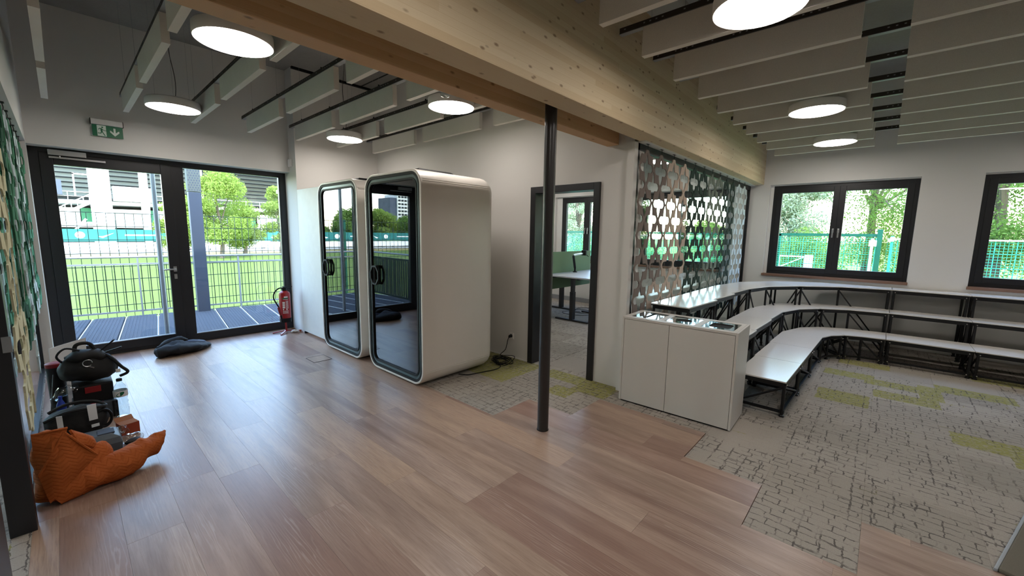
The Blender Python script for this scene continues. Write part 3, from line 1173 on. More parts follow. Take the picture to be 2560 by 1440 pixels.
LP = [((0.94, 3.52), 'largest looking lit round pendant lamp at the upper left, before the timber beam'),
      ((0.955, 5.91), 'lit round pendant lamp hanging near the green exit sign'),
      ((2.86, 5.87), 'small lit round pendant lamp hanging above the far phone booth'),
      ((2.87, 3.50), 'lit round pendant lamp under the thin timber beam, below a glass sensor'),
      ((2.80, 0.67), 'largest lit round pendant lamp at the top right, cut by the frame'),
      ((5.36, 0.665), 'middle one of the three lit round lamps over the stepped seating'),
      ((7.23, 0.65), 'farthest lit round pendant lamp, close to the window wall')]
lp0 = lamp_proto()
lp0.location = (LP[0][0][0], LP[0][0][1], 2.9)
lp0['label'] = LP[0][1]
lp0['group'] = 'round pendant lamps'
for (p, lab) in LP[1:]:
    dup(lp0, (p[0], p[1], 2.9), label=lab)
for p, w_ in (((0.9, 0.67), 'just behind the camera'), ((-1.2, 0.67), 'left behind the camera'), ((0.9, -2.2), 'far behind the camera'), ((2.8, -2.2), 'outside the frame at near right'), ((5.36, -2.2), 'outside the frame at middle right'), ((7.23, -2.2), 'outside the frame at far right')):
    dup(lp0, (p[0], p[1], 2.9), label='lit round pendant lamp ' + w_)
sn = root('ceiling_sensor', 'white ceiling sensor with clear dome just above the lamp at the thin beam', 'sensor', (2.58, 3.24, 2.90))
part('base', MB().lathe((2.58, 3.24, 2.94), [(0.05, 0), (0.055, 0.01), (0.055, 0.05), (0.04, 0.055)], 20), M['plasticwhite'], sn, smooth=True)
part('dome', MB().lathe((2.58, 3.24, 2.88), [(0.012, 0.0), (0.04, 0.012), (0.05, 0.035), (0.05, 0.06)], 20), M['clearplastic'], sn, smooth=True)
part('drop_rod', MB().tube([(2.58, 3.24, 2.99), (2.58, 3.24, ZC)], 0.008, 6), M['rail'], sn)

# ------------------------------------------------------------------ exit sign
es = root('exit_sign', 'green emergency exit sign with running figure and down arrow above the glazed door', 'sign', (0.48, 6.93, 2.66))
yy = YG - 0.03
part('housing', MB().box(0.345, 0.615, YG - 0.06, YG, 2.79, 2.85), M['plasticwhite'], es, bevel=0.004)
part('end_cap', MB().box(0.340, 0.345, YG - 0.062, YG, 2.788, 2.852), M['rubber'], es)
part('end_cap', MB().box(0.615, 0.620, YG - 0.062, YG, 2.788, 2.852), M['rubber'], es)
plate = part('plate', MB().box(0.352, 0.612, yy - 0.004, yy + 0.002, 2.66, 2.788), M['signgreen'], es)


def flat(poly, y, th=0.0015):
    mb = MB()
    n_ = len(poly)
    mb.add([(p[0], y, p[1]) for p in poly] + [(p[0], y - th, p[1]) for p in poly],
           [tuple(range(n_)), tuple(range(n_, 2 * n_))[::-1]] + [(k, (k + 1) % n_, n_ + (k + 1) % n_, n_ + k) for k in range(n_)])
    return mb


yf = yy - 0.004
part('white_door', flat([(0.392, 2.664), (0.392, 2.784), (0.468, 2.784), (0.468, 2.664)], yf), M['signwhite'], plate)
fig = MB()


def limb(mb, pts, w, y=yf - 0.0015):
    for a, b in zip(pts, pts[1:]):
        mb.bar((a[0], y - 0.001, a[1]), (b[0], y - 0.001, b[1]), w, 0.0012, up=(0, 1, 0))


limb(fig, [(0.428, 2.748), (0.430, 2.715)], 0.016)
limb(fig, [(0.434, 2.748), (0.415, 2.752), (0.404, 2.735)], 0.006)
limb(fig, [(0.432, 2.747), (0.448, 2.730), (0.468, 2.728)], 0.006)
limb(fig, [(0.430, 2.718), (0.421, 2.694), (0.396, 2.694)], 0.008)
limb(fig, [(0.431, 2.718), (0.444, 2.692), (0.456, 2.670)], 0.008)
hd = [(0.437 + 0.008 * math.cos(a * PI / 6), 2.764 + 0.008 * math.sin(a * PI / 6)) for a in range(12)]
fig2 = flat(hd, yf - 0.0016)
fig.add(fig2.v, fig2.f)
part('running_figure', fig, M['signgreen'], plate)
ar = [(0.531, 2.768), (0.549, 2.768), (0.549, 2.715), (0.572, 2.738), (0.580, 2.738), (0.580, 2.720), (0.540, 2.678), (0.500, 2.720), (0.500, 2.738), (0.508, 2.738), (0.531, 2.715)]
part('down_arrow', flat(ar, yf), M['signwhite'], plate)
wd = root('wall_device', 'small white box fixed on the pier beside the glazed door', 'sensor', (2.475, 6.87, 2.62))
part('body', MB().box(2.45, 2.48, 6.82, 6.93, 2.57, 2.68), M['plasticwhite'], wd, bevel=0.006)

# white divider panel beside the far booth
dv = root('divider_panel', 'tall plain white panel standing between the pier and the far phone booth', 'panel', (2.47, 6.2, 0))
part('panel', MB().box(2.465, 2.495, 5.80, 6.66, 0.03, 2.21), M['trim'], dv, bevel=0.002)
part('foot', MB().box(2.455, 2.50, 6.60, 6.63, 0.0, 0.03), M['rubber'], dv)
part('foot', MB().box(2.455, 2.50, 5.85, 5.88, 0.0, 0.03), M['rubber'], dv)

# ================================================================== PHONE BOOTHS
PX, PW, PD, PH, PZ = 2.37, 1.09, 1.03, 2.205, 0.02


def booth():
    r = root('phone_booth', 'x', 'phone booth', (0, 0, 0))
    w2 = PW / 2
    z0, z1 = PZ, PZ + PH

    def sec(x, ins, R=0.17):
        return [(x, p[0], p[1]) for p in rrect(-w2 + ins, w2 - ins, z0 + ins, z1 - ins, max(R - ins, 0.02), 8)]
    rings = [sec(0.03, 0.030), sec(0.0, 0.022), sec(0.0, 0.006), sec(0.006, 0.0), sec(0.05, 0.0), sec(PD - 0.13, 0.0)]
    for k in range(1, 7):
        a = PI / 2 * k / 6
        rings.append(sec(PD - 0.13 + 0.13 * math.sin(a), 0.13 * (1 - math.cos(a)) * 0.9))
    mb = MB()
    mb.loft(rings, cap=False)
    n_ = len(rings[0])
    mb.add(rings[-1], [tuple(range(n_))])
    part('shell', mb, M['podwhite'], r, smooth=True, local=True)
    # side seams
    sm = MB()
    for zz in (z1 - 0.125, z0 + 0.14):
        for sgn in (-1, 1):
            yq = sgn * w2
            sm.box(0.02, PD - 0.10, min(yq, yq + sgn * 0.004), max(yq, yq + sgn * 0.004), zz, zz + 0.006)
            sm.box(0.02, PD - 0.10, min(yq, yq + sgn * 0.003), max(yq, yq + sgn * 0.003), zz + 0.018, zz + 0.023)
    part('side_seam', sm, M['podwhite'], r, local=True)
    # lining
    mb = MB()
    ri = [[(x_, p[0], p[1]) for p in rrect(-w2 + 0.07, w2 - 0.07, z0 + 0.09, z1 - 0.09, 0.12, 8)] for x_ in (0.06, PD - 0.10)]
    mb.loft(ri, cap=False)
    mb.add(ri[-1], [tuple(range(len(ri[-1])))])
    part('lining', mb, M['podinside'], r, local=True, smooth=True)

    def ringm(i0, i1, xa, xb, R0=0.17):
        o1 = rrect(-w2 + i0, w2 - i0, z0 + i0, z1 - i0, R0 - i0, 8)
        o2 = rrect(-w2 + i1, w2 - i1, z0 + i1, z1 - i1, max(R0 - i1, 0.03), 8)
        return MB().ring(o1, o2, lambda p: (xa, p[0], p[1]), lambda p: (xb, p[0], p[1]))
    part('gasket', ringm(0.024, 0.052, 0.004, 0.05), M['rubber'], r, local=True)
    dr = part('door', ringm(0.050, 0.085, 0.012, 0.05), M['podrim'], r, local=True, label='grey green door frame')
    part('door_edge', ringm(0.082, 0.102, 0.006, 0.04, 0.175), M['rubber'], dr, local=True)
    gpoly = rrect(-w2 + 0.09, w2 - 0.09, z0 + 0.09, z1 - 0.09, 0.085, 8)
    mb = MB()
    ng = len(gpoly)
    mb.add([(0.022, p[0], p[1]) for p in gpoly] + [(0.034, p[0], p[1]) for p in gpoly], [tuple(range(ng)), tuple(range(ng, 2 * ng))[::-1]] + [(k, (k + 1) % ng, ng + (k + 1) % ng, ng + k) for k in range(ng)])
    part('door_glass', mb, M['podglass'], dr, local=True)
    # handle : elongated octagon ring with a centre bar, at the left (far) side
    hy, hz = w2 - 0.20, 1.115
    oc, ic = [], []
    for k in range(8):
        a = PI / 8 + k * PI / 4
        oc.append((hy + 0.098 * math.cos(a), hz + 0.118 * math.sin(a)))
        ic.append((hy + 0.076 * math.cos(a), hz + 0.096 * math.sin(a)))
    hm = MB().ring(oc, ic, lambda p: (-0.022, p[0], p[1]), lambda p: (-0.004, p[0], p[1]))
    for sg in (-1, 1):
        hm.tube([(0.024, hy, hz + sg * 0.10), (-0.012, hy, hz + sg * 0.10)], 0.011, 8)
    part('door_handle', hm, M['rubber'], dr, local=True, bevel=0.003)
    part('handle_bar', MB().tube([(-0.012, hy, hz - 0.10), (-0.012, hy, hz + 0.10)], 0.012, 8), M['rubber'], dr, local=True, smooth=True)
    # interior
    part('seat', MB().box(0.45, 0.86, -0.20, 0.40, 0.42, 0.50), M['podinside'], r, local=True, bevel=0.02)
    part('seat_pedestal', MB().box(0.55, 0.82, -0.10, 0.30, 0.11, 0.42), M['podinside'], r, local=True, bevel=0.01)
    part('table', MB().box(0.30, 0.80, -0.46, -0.20, 0.98, 1.0), M['laminate'], r, local=True, bevel=0.006)
    part('roof_light', MB().box(0.42, 0.62, -0.10, 0.10, z1 - 0.105, z1 - 0.095), M['podrim'], r, local=True)
    part('base', MB().box(0.10, PD - 0.12, -w2 + 0.18, w2 - 0.18, 0.0, PZ + 0.015), M['rubber'], r, local=True)
    # roof ventilation unit
    top = z1
    vt = [[(x_, y_, z_) for x_, y_ in ((a0, -b), (a1, -b), (a1, b), (a0, b))] for (a0, a1, b, z_) in ((0.22, 0.60, 0.24, top - 0.004), (0.17, 0.64, 0.27, top + 0.024), (0.19, 0.61, 0.25, top + 0.040), (0.28, 0.54, 0.18, top + 0.047))]
    part('roof_vent', MB().loft(vt), M['rubber'], r, local=True, bevel=0.006)
    return r


b0 = booth()
b0.location = (PX, 3.355 + PW / 2, 0)
b0['label'] = 'nearer white phone booth with rounded edges and dark glass door, beside the black cable'
b0['group'] = 'phone booths'
b1 = dup(b0, (PX, 4.625 + PW / 2, 0), label='farther white phone booth, behind the first and next to the tall white panel')

# wall outlet and cable
ol = root('wall_outlet', 'white wall outlet left of the office doorway, behind the near phone booth', 'outlet', (3.84, 3.475, 0.29))
part('plate', MB().box(3.829, 3.84, 3.435, 3.515, 0.25, 0.33), M['plasticwhite'], ol, bevel=0.003)
part('socket', MB().add([(3.828, 3.475 + 0.026 * math.cos(k * PI / 8), 0.29 + 0.026 * math.sin(k * PI / 8)) for k in range(16)] + [(3.8295, 3.475 + 0.026 * math.cos(k * PI / 8), 0.29 + 0.026 * math.sin(k * PI / 8)) for k in range(16)],
                        [tuple(range(16)), tuple(range(16, 32))] + [(k, (k + 1) % 16, 16 + (k + 1) % 16, 16 + k) for k in range(16)]), M['grey'], ol)


def catmull(pts, seg=6):
    P = [Vector(p) for p in pts]
    P = [P[0]] + P + [P[-1]]
    out = []
    for i in range(1, len(P) - 2):
        for k in range(seg):
            t_ = k / seg
            a, b, c, d = P[i - 1], P[i], P[i + 1], P[i + 2]
            out.append(0.5 * ((2 * b) + (-a + c) * t_ + (2 * a - 5 * b + 4 * c - d) * t_ ** 2 + (-a + 3 * b - 3 * c + d) * t_ ** 3))
    out.append(P[-2])
    return out


pts = [(3.795, 3.475, 0.285), (3.76, 3.47, 0.25), (3.75, 3.50, 0.12), (3.74, 3.58, 0.03)]
rr = random.Random(5)
for k in range(26):
    a = k * 1.9
    pts.append((3.60 + 0.12 * math.cos(a) + rr.uniform(-.05, .05), 3.42 + 0.14 * math.sin(a) + rr.uniform(-.05, .05), 0.008 + 0.0025 * k * rr.random() + 0.004))
pts += [(3.45, 3.30, 0.008), (3.32, 3.27, 0.007), (3.20, 3.30, 0.007), (3.08, 3.33, 0.007), (2.98, 3.36, 0.007), (2.92, 3.45, 0.007)]
cb = root('power_cable', 'black power cable coiled on the green carpet and plugged into the wall outlet', 'cable', (3.6, 3.42, 0))
part('cord', MB().tube(catmull(pts, 5), 0.0048, 6), M['rubber'], cb, smooth=True)
part('plug', MB().tube([(3.828, 3.475, 0.29), (3.80, 3.475, 0.288), (3.785, 3.475, 0.275)], [0.021, 0.019, 0.010], 10), M['rubber'], cb, smooth=True)

# ================================================================== HANGING SCREENS


def tile_loops():
    """half of a diamond link: outer polyline and inner hole, for x>=0, from top to bottom"""
    hx, hz = 0.1675, 0.165
    full_o = [(0.0, hz + 0.010), (0.008, hz + 0.006), (0.024, hz + 0.006), (0.031, hz - 0.004), (0.038, hz - 0.022), (0.058, hz - 0.038), (0.080, hz - 0.041),
              (hx - 0.047, hz - 0.041), (hx - 0.043, 0.088), (hx - 0.030, 0.050), (hx - 0.013, 0.018), (hx - 0.001, 0.004),
              (hx - 0.001, -0.004), (hx - 0.013, -0.022), (hx - 0.028, -0.062), (hx - 0.036, -hz + 0.041), (0.080, -hz + 0.041), (0.058, -hz + 0.038),
              (0.038, -hz + 0.022), (0.031, -hz + 0.004), (0.020, -hz - 0.004), (0.0, -hz - 0.004)]
    inner = [(0.0, 0.148), (0.012, 0.105), (0.030, 0.062), (0.036, 0.041), (0.088, 0.041), (0.112, 0.036), (0.130, 0.020), (0.136, 0.0), (0.130, -0.020),
             (0.112, -0.036), (0.088, -0.041), (0.047, -0.041), (0.043, -0.078), (0.028, -0.112), (0.012, -0.138), (0.0, -0.150)]
    return full_o, inner


def tile_mesh(mat, name):
    fo, inn = tile_loops()
    poly = fo + inn[::-1]      # closed half polygon touching x=0 at top and bottom
    bm = bmesh.new()
    th = 0.009
    for sg in (1, -1):
        vs = [bm.verts.new((sg * p[0], -th / 2, p[1])) for p in poly]
        f = bm.faces.new(vs)
    bmesh.ops.remove_doubles(bm, verts=bm.verts, dist=1e-5)
    bmesh.ops.triangulate(bm, faces=bm.faces)
    bmesh.ops.recalc_face_normals(bm, faces=bm.faces)
    r = bmesh.ops.extrude_face_region(bm, geom=list(bm.faces))
    bmesh.ops.translate(bm, verts=[e for e in r['geom'] if isinstance(e, bmesh.types.BMVert)], vec=(0, th, 0))
    bmesh.ops.recalc_face_normals(bm, faces=bm.faces)
    me = bpy.data.meshes.new(name)
    bm.to_mesh(me)
    bm.free()
    me.materials.append(mat)
    return me


TM = {}
for k, m_ in (('T', TILE_T), ('B', TILE_B), ('D', TILE_D), ('G', TILE_G), ('L', TILE_L), ('C', TILE_C), ('E', TILE_E), ('F', TILE_F), ('W', TILE_W)):
    TM[k] = tile_mesh(m_, 'screen_link')
hook_me = link_mesh('hook', MB().tube([(0, 0, 0.0), (0, -0.004, 0.03), (0, 0, 0.062)], 0.003, 5).box(-0.028, 0.028, -0.010, 0.010, 0.060, 0.064), M['blackmetal'])
rivet_me = link_mesh('rivet', MB().lathe((0, 0, 0), [(0.007, -0.008), (0.007, 0.008)], 8), M['rubber'])

s1 = root('hanging_screen', 'hanging screen of linked taupe, beige, dark green and grey felt pieces before the office glass', 'screen', (5.8, 1.82, 2.44))
COLS = 'TTBBDDGGDDLL'
rr = random.Random(11)
for i, c in enumerate(COLS):
    xx = 3.958 + i * 0.3407
    for j in range(6):
        cc = c
        if j >= 4 and c == 'T' and i == 1:
            cc = 'B'
        o = obj('screen_link', TM[cc], (xx, 1.82, 2.435 - 0.165 - 0.33 * j), s1)
        o.rotation_euler = (0, 0, rr.uniform(-0.05, 0.05))
        o.scale = (1.017, 1, 1)
    obj('hook', hook_me, (xx, 1.82, 2.435), s1)

s2 = root('hanging_screen', 'hanging screen of linked cream, green and ice white felt pieces at the left edge', 'screen', (-0.205, 5.0, 2.44))
COLS2 = 'CCFEWEFWEE'
BOT = [6, 6, 5, 5, 6, 5, 5, 5, 5, 5]
for i, c in enumerate(COLS2):
    yy = 3.50 + i * 0.3407
    for j in range(BOT[i]):
        o = obj('screen_link', TM[c], (-0.205, yy, 2.435 - 0.165 - 0.33 * j), s2)
        o.rotation_euler = (0, 0, PI / 2 + rr.uniform(-0.08, 0.08))
        o.scale = (1.017, 1, 1)
    h_ = obj('hook', hook_me, (-0.205, yy, 2.435), s2)
    h_.rotation_euler = (0, 0, PI / 2)

# ================================================================== WASTE STATION
bn = root('waste_cabinet', 'low pale laminate recycling cabinet with three steel lidded openings on top', 'recycling cabinet', (3.595, 0.797, 0), -math.radians(-2.0))
BW, BD, BH = 0.993, 0.452, 0.84
s_ = 0.018
part('side_panel', MB().box(0.0, BD, 0, s_, 0.012, BH), M['laminate'], bn, local=True, bevel=0.0015)
part('side_panel', MB().box(0.0, BD, BW - s_, BW, 0.012, BH), M['laminate'], bn, local=True, bevel=0.0015)
part('back_panel', MB().box(BD - s_, BD, s_, BW - s_, 0.012, BH - 0.02), M['laminate'], bn, local=True)
part('plinth', MB().box(0.02, BD - 0.02, 0.02, BW - 0.02, 0, 0.014), M['rubber'], bn, local=True)
part('bottom_panel', MB().box(0.02, BD - s_, s_, BW - s_, 0.014, 0.03), M['laminate'], bn, local=True)
for a, b in ((s_ + 0.003, 0.548), (0.552, BW - s_ - 0.003)):
    part('door', MB().box(-0.0, 0.018, a, b, 0.016, BH - 0.024), M['laminate'], bn, local=True, bevel=0.0012)
openings = [(0.05, 0.31), (0.365, 0.625), (0.68, 0.94)]
mb = MB()
mb.box(0, 0.065, s_ + .001, BW - s_ - .001, BH - 0.02, BH).box(0.385, BD, s_ + .001, BW - s_ - .001, BH - 0.02, BH)
prev = s_ + .001
for a, b in openings + [(BW - s_ - .001, 0)]:
    mb.box(0.065, 0.385, prev, a, BH - 0.02, BH)
    prev = b
part('top', mb, M['laminate'], bn, local=True)


def hole_poly(kind, cx, cy, n_=24):
    out = []
    for k in range(n_):
        a = 2 * PI * (k + 0.5) / n_
        c_, s__ = math.cos(a), math.sin(a)
        if kind == 'circle':
            out.append((cx + 0.068 * c_, cy + 0.068 * s__))
        elif kind == 'slot':
            sc_ = 1 / max(abs(c_) / 0.12, abs(s__) / 0.017)
            out.append((cx + c_ * sc_, cy + s__ * sc_))
        else:
            sc_ = 1 / ((abs(c_) / 0.095) ** 8 + (abs(s__) / 0.085) ** 8) ** (1 / 8)
            out.append((cx + c_ * sc_, cy + s__ * sc_))
    return out


def rect_poly(cx, cy, hx_, hy_, n_=24):
    out = []
    for k in range(n_):
        a = 2 * PI * (k + 0.5) / n_
        c_, s__ = math.cos(a), math.sin(a)
        sc_ = 1 / max(abs(c_) / hx_, abs(s__) / hy_)
        out.append((cx + c_ * sc_, cy + s__ * sc_))
    # snap four corners
    for sx_ in (-1, 1):
        for sy_ in (-1, 1):
            q = (cx + sx_ * hx_, cy + sy_ * hy_)
            j = min(range(n_), key=lambda i: (out[i][0] - q[0]) ** 2 + (out[i][1] - q[1]) ** 2)
            out[j] = q
    return out


for (a, b), kind in zip(openings, ('square', 'circle', 'slot')):
    cy = (a + b) / 2
    mb = MB().ring(rect_poly(0.225, cy, 0.158, (b - a) / 2 - 0.002), hole_poly(kind, 0.225, cy), lambda p: (p[0], p[1], BH - 0.008), lambda p: (p[0], p[1], BH - 0.002))
    lid = part('lid_plate', mb, M['mirror'], bn, local=True)
    part('inner_bin', MB().box(0.09, 0.36, a + 0.02, b - 0.02, 0.25, BH - 0.0105), M['darkvoid'], bn, local=True)  # closed black top just under the plate paints the dark of the hole

# ================================================================== TIERED SEATING
Z1, Z2, Z3 = 0.335, 0.61, 0.90


def seg_arc(inner, outer):
    return inner, outer


def seat_module(inner, outer, ztop, label, group, bottom_rail=True, end_diag=True, front_diag=True):
    """inner / outer : lists of xy points (same direction)"""
    cx = sum(p[0] for p in inner + outer) / len(inner + outer)
    cy = sum(p[1] for p in inner + outer) / len(inner + outer)
    r = root('seating_platform', label, 'bench platform', (cx, cy, 0), 0, group)
    C_ = Vector((cx, cy))

    def shrink(p, d):
        v = Vector(p) - C_
        return (C_ + v * (1 - d / max(v.length, 1e-3)))
    poly = [shrink(p, 0.003) for p in inner] + [shrink(p, 0.003) for p in outer[::-1]]
    part('seat_board', MB().prism([(p.x, p.y) for p in poly], ztop - 0.012, ztop), M['board'], r, bevel=0.0012)
    part('board_edge', MB().prism([(p.x, p.y) for p in poly], ztop - 0.022, ztop - 0.012), M['blackmetal'], r)
    ci = [shrink(p, 0.035) for p in inner]
    co = [shrink(p, 0.045) for p in outer]
    zt = ztop - 0.022 - 0.018

    def V(p, z):
        return (p.x, p.y, z)
    fr_ = MB()
    for a, b in zip(ci, ci[1:]):
        fr_.bar(V(a, zt), V(b, zt), 0.030, 0.036)
    part('front_rail', fr_, M['blackmetal'], r)
    fr_ = MB()
    for a, b in zip(co, co[1:]):
        fr_.bar(V(a, zt), V(b, zt), 0.030, 0.036)
    part('rear_rail', fr_, M['blackmetal'], r)
    for a, b in ((ci[0], co[0]), (ci[-1], co[-1])):
        part('end_rail', MB().bar(V(a, zt), V(b, zt), 0.028, 0.034), M['blackmetal'], r)
        if bottom_rail:
            part('end_rail', MB().bar(V(a, 0.045), V(b, 0.045), 0.022), M['blackmetal'], r)
        if end_diag:
            part('brace', MB().tube([V(a, zt - 0.02), V(b, 0.05)], 0.010, 6), M['blackmetal'], r)
    if bottom_rail:
        e = MB()
        for a, b in zip(ci, ci[1:]):
            e.bar(V(a, 0.045), V(b, 0.045), 0.022)
        part('bottom_rail', e, M['blackmetal'], r)
    # posts
    posts = ci if len(ci) <= 3 else [ci[0], ci[1], ci[-1]]
    for p in list(posts) + [co[0], co[-1]]:
        po = MB().tube([V(p, 0.02), V(p, zt)], 0.014, 8)
        po.lathe((p.x, p.y, 0), [(0.022, 0.0), (0.022, 0.012), (0.012, 0.022)], 10)
        po.lathe((p.x, p.y, 0), [(0.019, 0.03), (0.019, 0.06)], 8)
        part('leg', po, M['blackmetal'], r, smooth=True)
    if front_diag:
        e = MB()
        for a, b in zip(posts, posts[1:]):
            e.tube([V(a, zt - 0.02), V(b, max(0.05, 0.05))], 0.010, 6)
        part('brace', e, M['blackmetal'], r)
    # bolts on the front rail ends
    d = (ci[-1] - ci[0]).normalized()
    nrm = Vector((d.y, -d.x))
    if (C_ - ci[0]).dot(nrm) > 0:
        nrm = -nrm
    for p, dd in ((ci[0], (ci[1] - ci[0]).normalized()), (ci[-1], (ci[-2] - ci[-1]).normalized())):
        zs = (zt,) if not bottom_rail else (zt, 0.045)
        for z in zs:
            q = p + dd * 0.012
            n2 = Vector((dd.y, -dd.x))
            if (C_ - q).dot(n2) > 0:
                n2 = -n2
            part('bolt', MB().tube([(q.x + n2.x * 0.012, q.y + n2.y * 0.012, z), (q.x + n2.x * 0.020, q.y + n2.y * 0.020, z)], 0.0065, 8), M['screw'], r)
    return r


G1, G2, G3 = 'lowest tier of stepped seating', 'middle tier of stepped seating', 'top tier of stepped seating'
# tier 1
wing1 = [4.225, 4.985, 5.765, 6.545]
nm = ['nearest the recycling cabinet', 'second from the recycling cabinet', 'third from the recycling cabinet']
for k in range(3):
    a, b = wing1[k], wing1[k + 1]
    f = lambda x_: 0.525 - 0.02 * (x_ - 4.2)
    seat_module([(a, f(a)), (b, f(b))], [(a, 0.935), (b, 0.925)], Z1, 'lowest tier seating platform %s in the straight wing' % nm[k], G1)
seat_module([(6.545, 0.478), (6.76, 0.405), (6.93, 0.277)], [(6.545, 0.925), (7.04, 0.79), (7.32, 0.571)], Z1, 'lowest tier corner platform, first of two curved pieces', G1)
seat_module([(6.93, 0.277), (7.0, 0.10), (7.03, -0.13)], [(7.32, 0.571), (7.46, 0.27), (7.52, -0.13)], Z1, 'lowest tier corner platform touching the straight back run', G1)
yb = [-0.13, -0.90, -1.67, -2.44]
bn_ = ['next to the curved corner', 'second from the curved corner', 'at the right edge of the picture']
for k in range(3):
    seat_module([(7.03, yb[k]), (7.03, yb[k + 1])], [(7.52, yb[k]), (7.52, yb[k + 1])], Z1, 'lowest tier seating platform of the back run, %s' % bn_[k], G1, front_diag=False)
# tier 2
wing2 = [4.225, 5.00, 5.79, 6.55]
for k in range(3):
    a, b = wing2[k], wing2[k + 1]
    seat_module([(a, 0.955), (b, 0.935)], [(a, 1.33), (b, 1.33)], Z2, 'middle tier seating platform %s in the straight wing' % nm[k], G2, bottom_rail=False)
seat_module([(6.55, 0.935), (6.99, 0.805), (7.27, 0.60)], [(6.55, 1.33), (7.32, 1.16), (7.66, 0.90)], Z2, 'middle tier corner platform, first of two curved pieces', G2, bottom_rail=False)
seat_module([(7.27, 0.60), (7.46, 0.28), (7.54, -0.145)], [(7.66, 0.90), (7.86, 0.45), (7.93, -0.145)], Z2, 'middle tier corner platform touching the straight back run', G2, bottom_rail=False)
for k in range(3):
    seat_module([(7.54, yb[k]), (7.54, yb[k + 1])], [(7.93, yb[k]), (7.93, yb[k + 1])], Z2, 'middle tier seating platform of the back run, %s' % bn_[k], G2, bottom_rail=False, front_diag=False)
# tier 3
wing3 = [4.16, 4.93, 5.66, 6.40]
for k in range(3):
    a, b = wing3[k], wing3[k + 1]
    seat_module([(a, 1.385), (b, 1.335)], [(a, 1.78), (b, 1.78)], Z3, 'top tier seating platform %s, along the hanging felt screen' % nm[k], G3, bottom_rail=False)
seat_module([(6.40, 1.335), (6.92, 1.20), (7.36, 0.885)], [(6.40, 1.78), (7.20, 1.66), (7.80, 1.30)], Z3, 'top tier corner platform, first of two curved pieces', G3, bottom_rail=False)
seat_module([(7.36, 0.885), (7.74, 0.43), (7.90, -0.145)], [(7.80, 1.30), (8.22, 0.70), (8.28, -0.145)], Z3, 'top tier corner platform under the left window, touching the back run', G3, bottom_rail=False)
for k in range(3):
    seat_module([(7.90, yb[k]), (7.90, yb[k + 1])], [(8.28, yb[k]), (8.28, yb[k + 1])], Z3, 'top tier seating platform of the back run, %s' % bn_[k], G3, bottom_rail=False, front_diag=False)

# grey mat at the lower right corner
mt = root('floor_mat', 'flat taupe grey mat at the lower right corner of the floor', 'mat', (2.95, -0.57, 0), -math.radians(16))
part('mat_body', MB().box(0.0, 1.3, -1.0, 0.0, 0.0, 0.022), M['matgrey'], mt, local=True, bevel=0.008)
part('mat_edge', MB().box(-0.004, 1.31, 0.0, 0.014, 0.0, 0.016), M['grey'], mt, local=True, bevel=0.004, label='pale edge strip')

# ================================================================== OFFICE


def desk(loc, label, front=-0.4):
    r = root('standing_desk', label, 'desk', loc, 0, 'standing desks in the office')
    part('desktop', MB().box(0, 1.6, front, 0.4, 0.845, 0.868), M['desk'], r, local=True, bevel=0.002)
    for x_ in (0.38, 1.30):
        l_ = MB().box(x_ - 0.045, x_ + 0.045, -0.035, 0.035, 0.03, 0.55).box(x_ - 0.035, x_ + 0.035, -0.028, 0.028, 0.55, 0.82)
        part('leg', l_, M['black'], r, local=True)
        part('foot', MB().box(x_ - 0.035, x_ + 0.035, -0.36, 0.36, 0.0, 0.03), M['black'], r, local=True, bevel=0.005)
    part('under_frame', MB().box(0.1, 1.5, -0.3, -0.26, 0.81, 0.845).box(0.1, 1.5, 0.26, 0.3, 0.81, 0.845).box(0.34, 0.42, -0.3, 0.3, 0.805, 0.845).box(1.26, 1.34, -0.3, 0.3, 0.805, 0.845), M['black'], r, local=True)
    return r


desk((5.93, 4.20, 0), 'pale standing desk seen through the doorway, in front of the green divider', -0.62)
desk((5.93, 5.10, 0), 'second pale standing desk behind the green divider in the office')
gd = root('desk_divider', 'moss green felt desk divider in the office seen through the doorway', 'divider', (6.75, 4.65, 0.5))
part('panel', MB().box(5.9, 7.6, 4.635, 4.665, 0.56, 1.27), M['greenpanel'], gd, bevel=0.004)
part('clamp', MB().box(6.2, 6.26, 4.57, 4.73, 0.80, 0.846), M['blackmetal'], gd)
part('clamp', MB().box(7.2, 7.26, 4.57, 4.73, 0.80, 0.846), M['blackmetal'], gd)
ma = root('monitor_arm', 'black monitor arm without a screen clamped to the office desk', 'monitor arm', (6.78, 4.48, 0.868))
part('base', MB().lathe((6.78, 4.48, 0.868), [(0.045, 0), (0.045, 0.012), (0.02, 0.02), (0.02, 0.10)], 16), M['blackmetal'], ma, smooth=True)
part('lower_arm', MB().bar((6.78, 4.48, 0.95), (6.62, 4.42, 1.20), 0.045, 0.03), M['blackmetal'], ma, bevel=0.006)
part('upper_arm', MB().bar((6.62, 4.42, 1.21), (6.90, 4.38, 1.24), 0.035, 0.03), M['steel'], ma, bevel=0.006)
part('head', MB().box(6.90, 6.93, 4.32, 4.42, 1.20, 1.30).bar((6.90, 4.37, 1.24), (6.97, 4.30, 1.18), 0.012), M['blackmetal'], ma)
oc_ = root('desk_cable', 'black cable lying in a loop under the office desks', 'cable', (7.2, 4.7, 0))
pts = [(6.9 + 0.25 * math.cos(k * 0.7) + 0.03 * k, 4.55 + 0.3 * math.sin(k * 0.7), 0.006) for k in range(22)]
part('cord', MB().tube(catmull(pts, 3), 0.005, 5), M['rubber'], oc_, smooth=True)
on = root('wall_trunking', 'pale cable trunking along the foot of the office window wall', 'trunking', (8.27, 4.2, 0.1))
part('trunking', MB().box(8.25, 8.30, 2.0, 6.6, 0.0, 0.10), M['grey'], on, bevel=0.003)
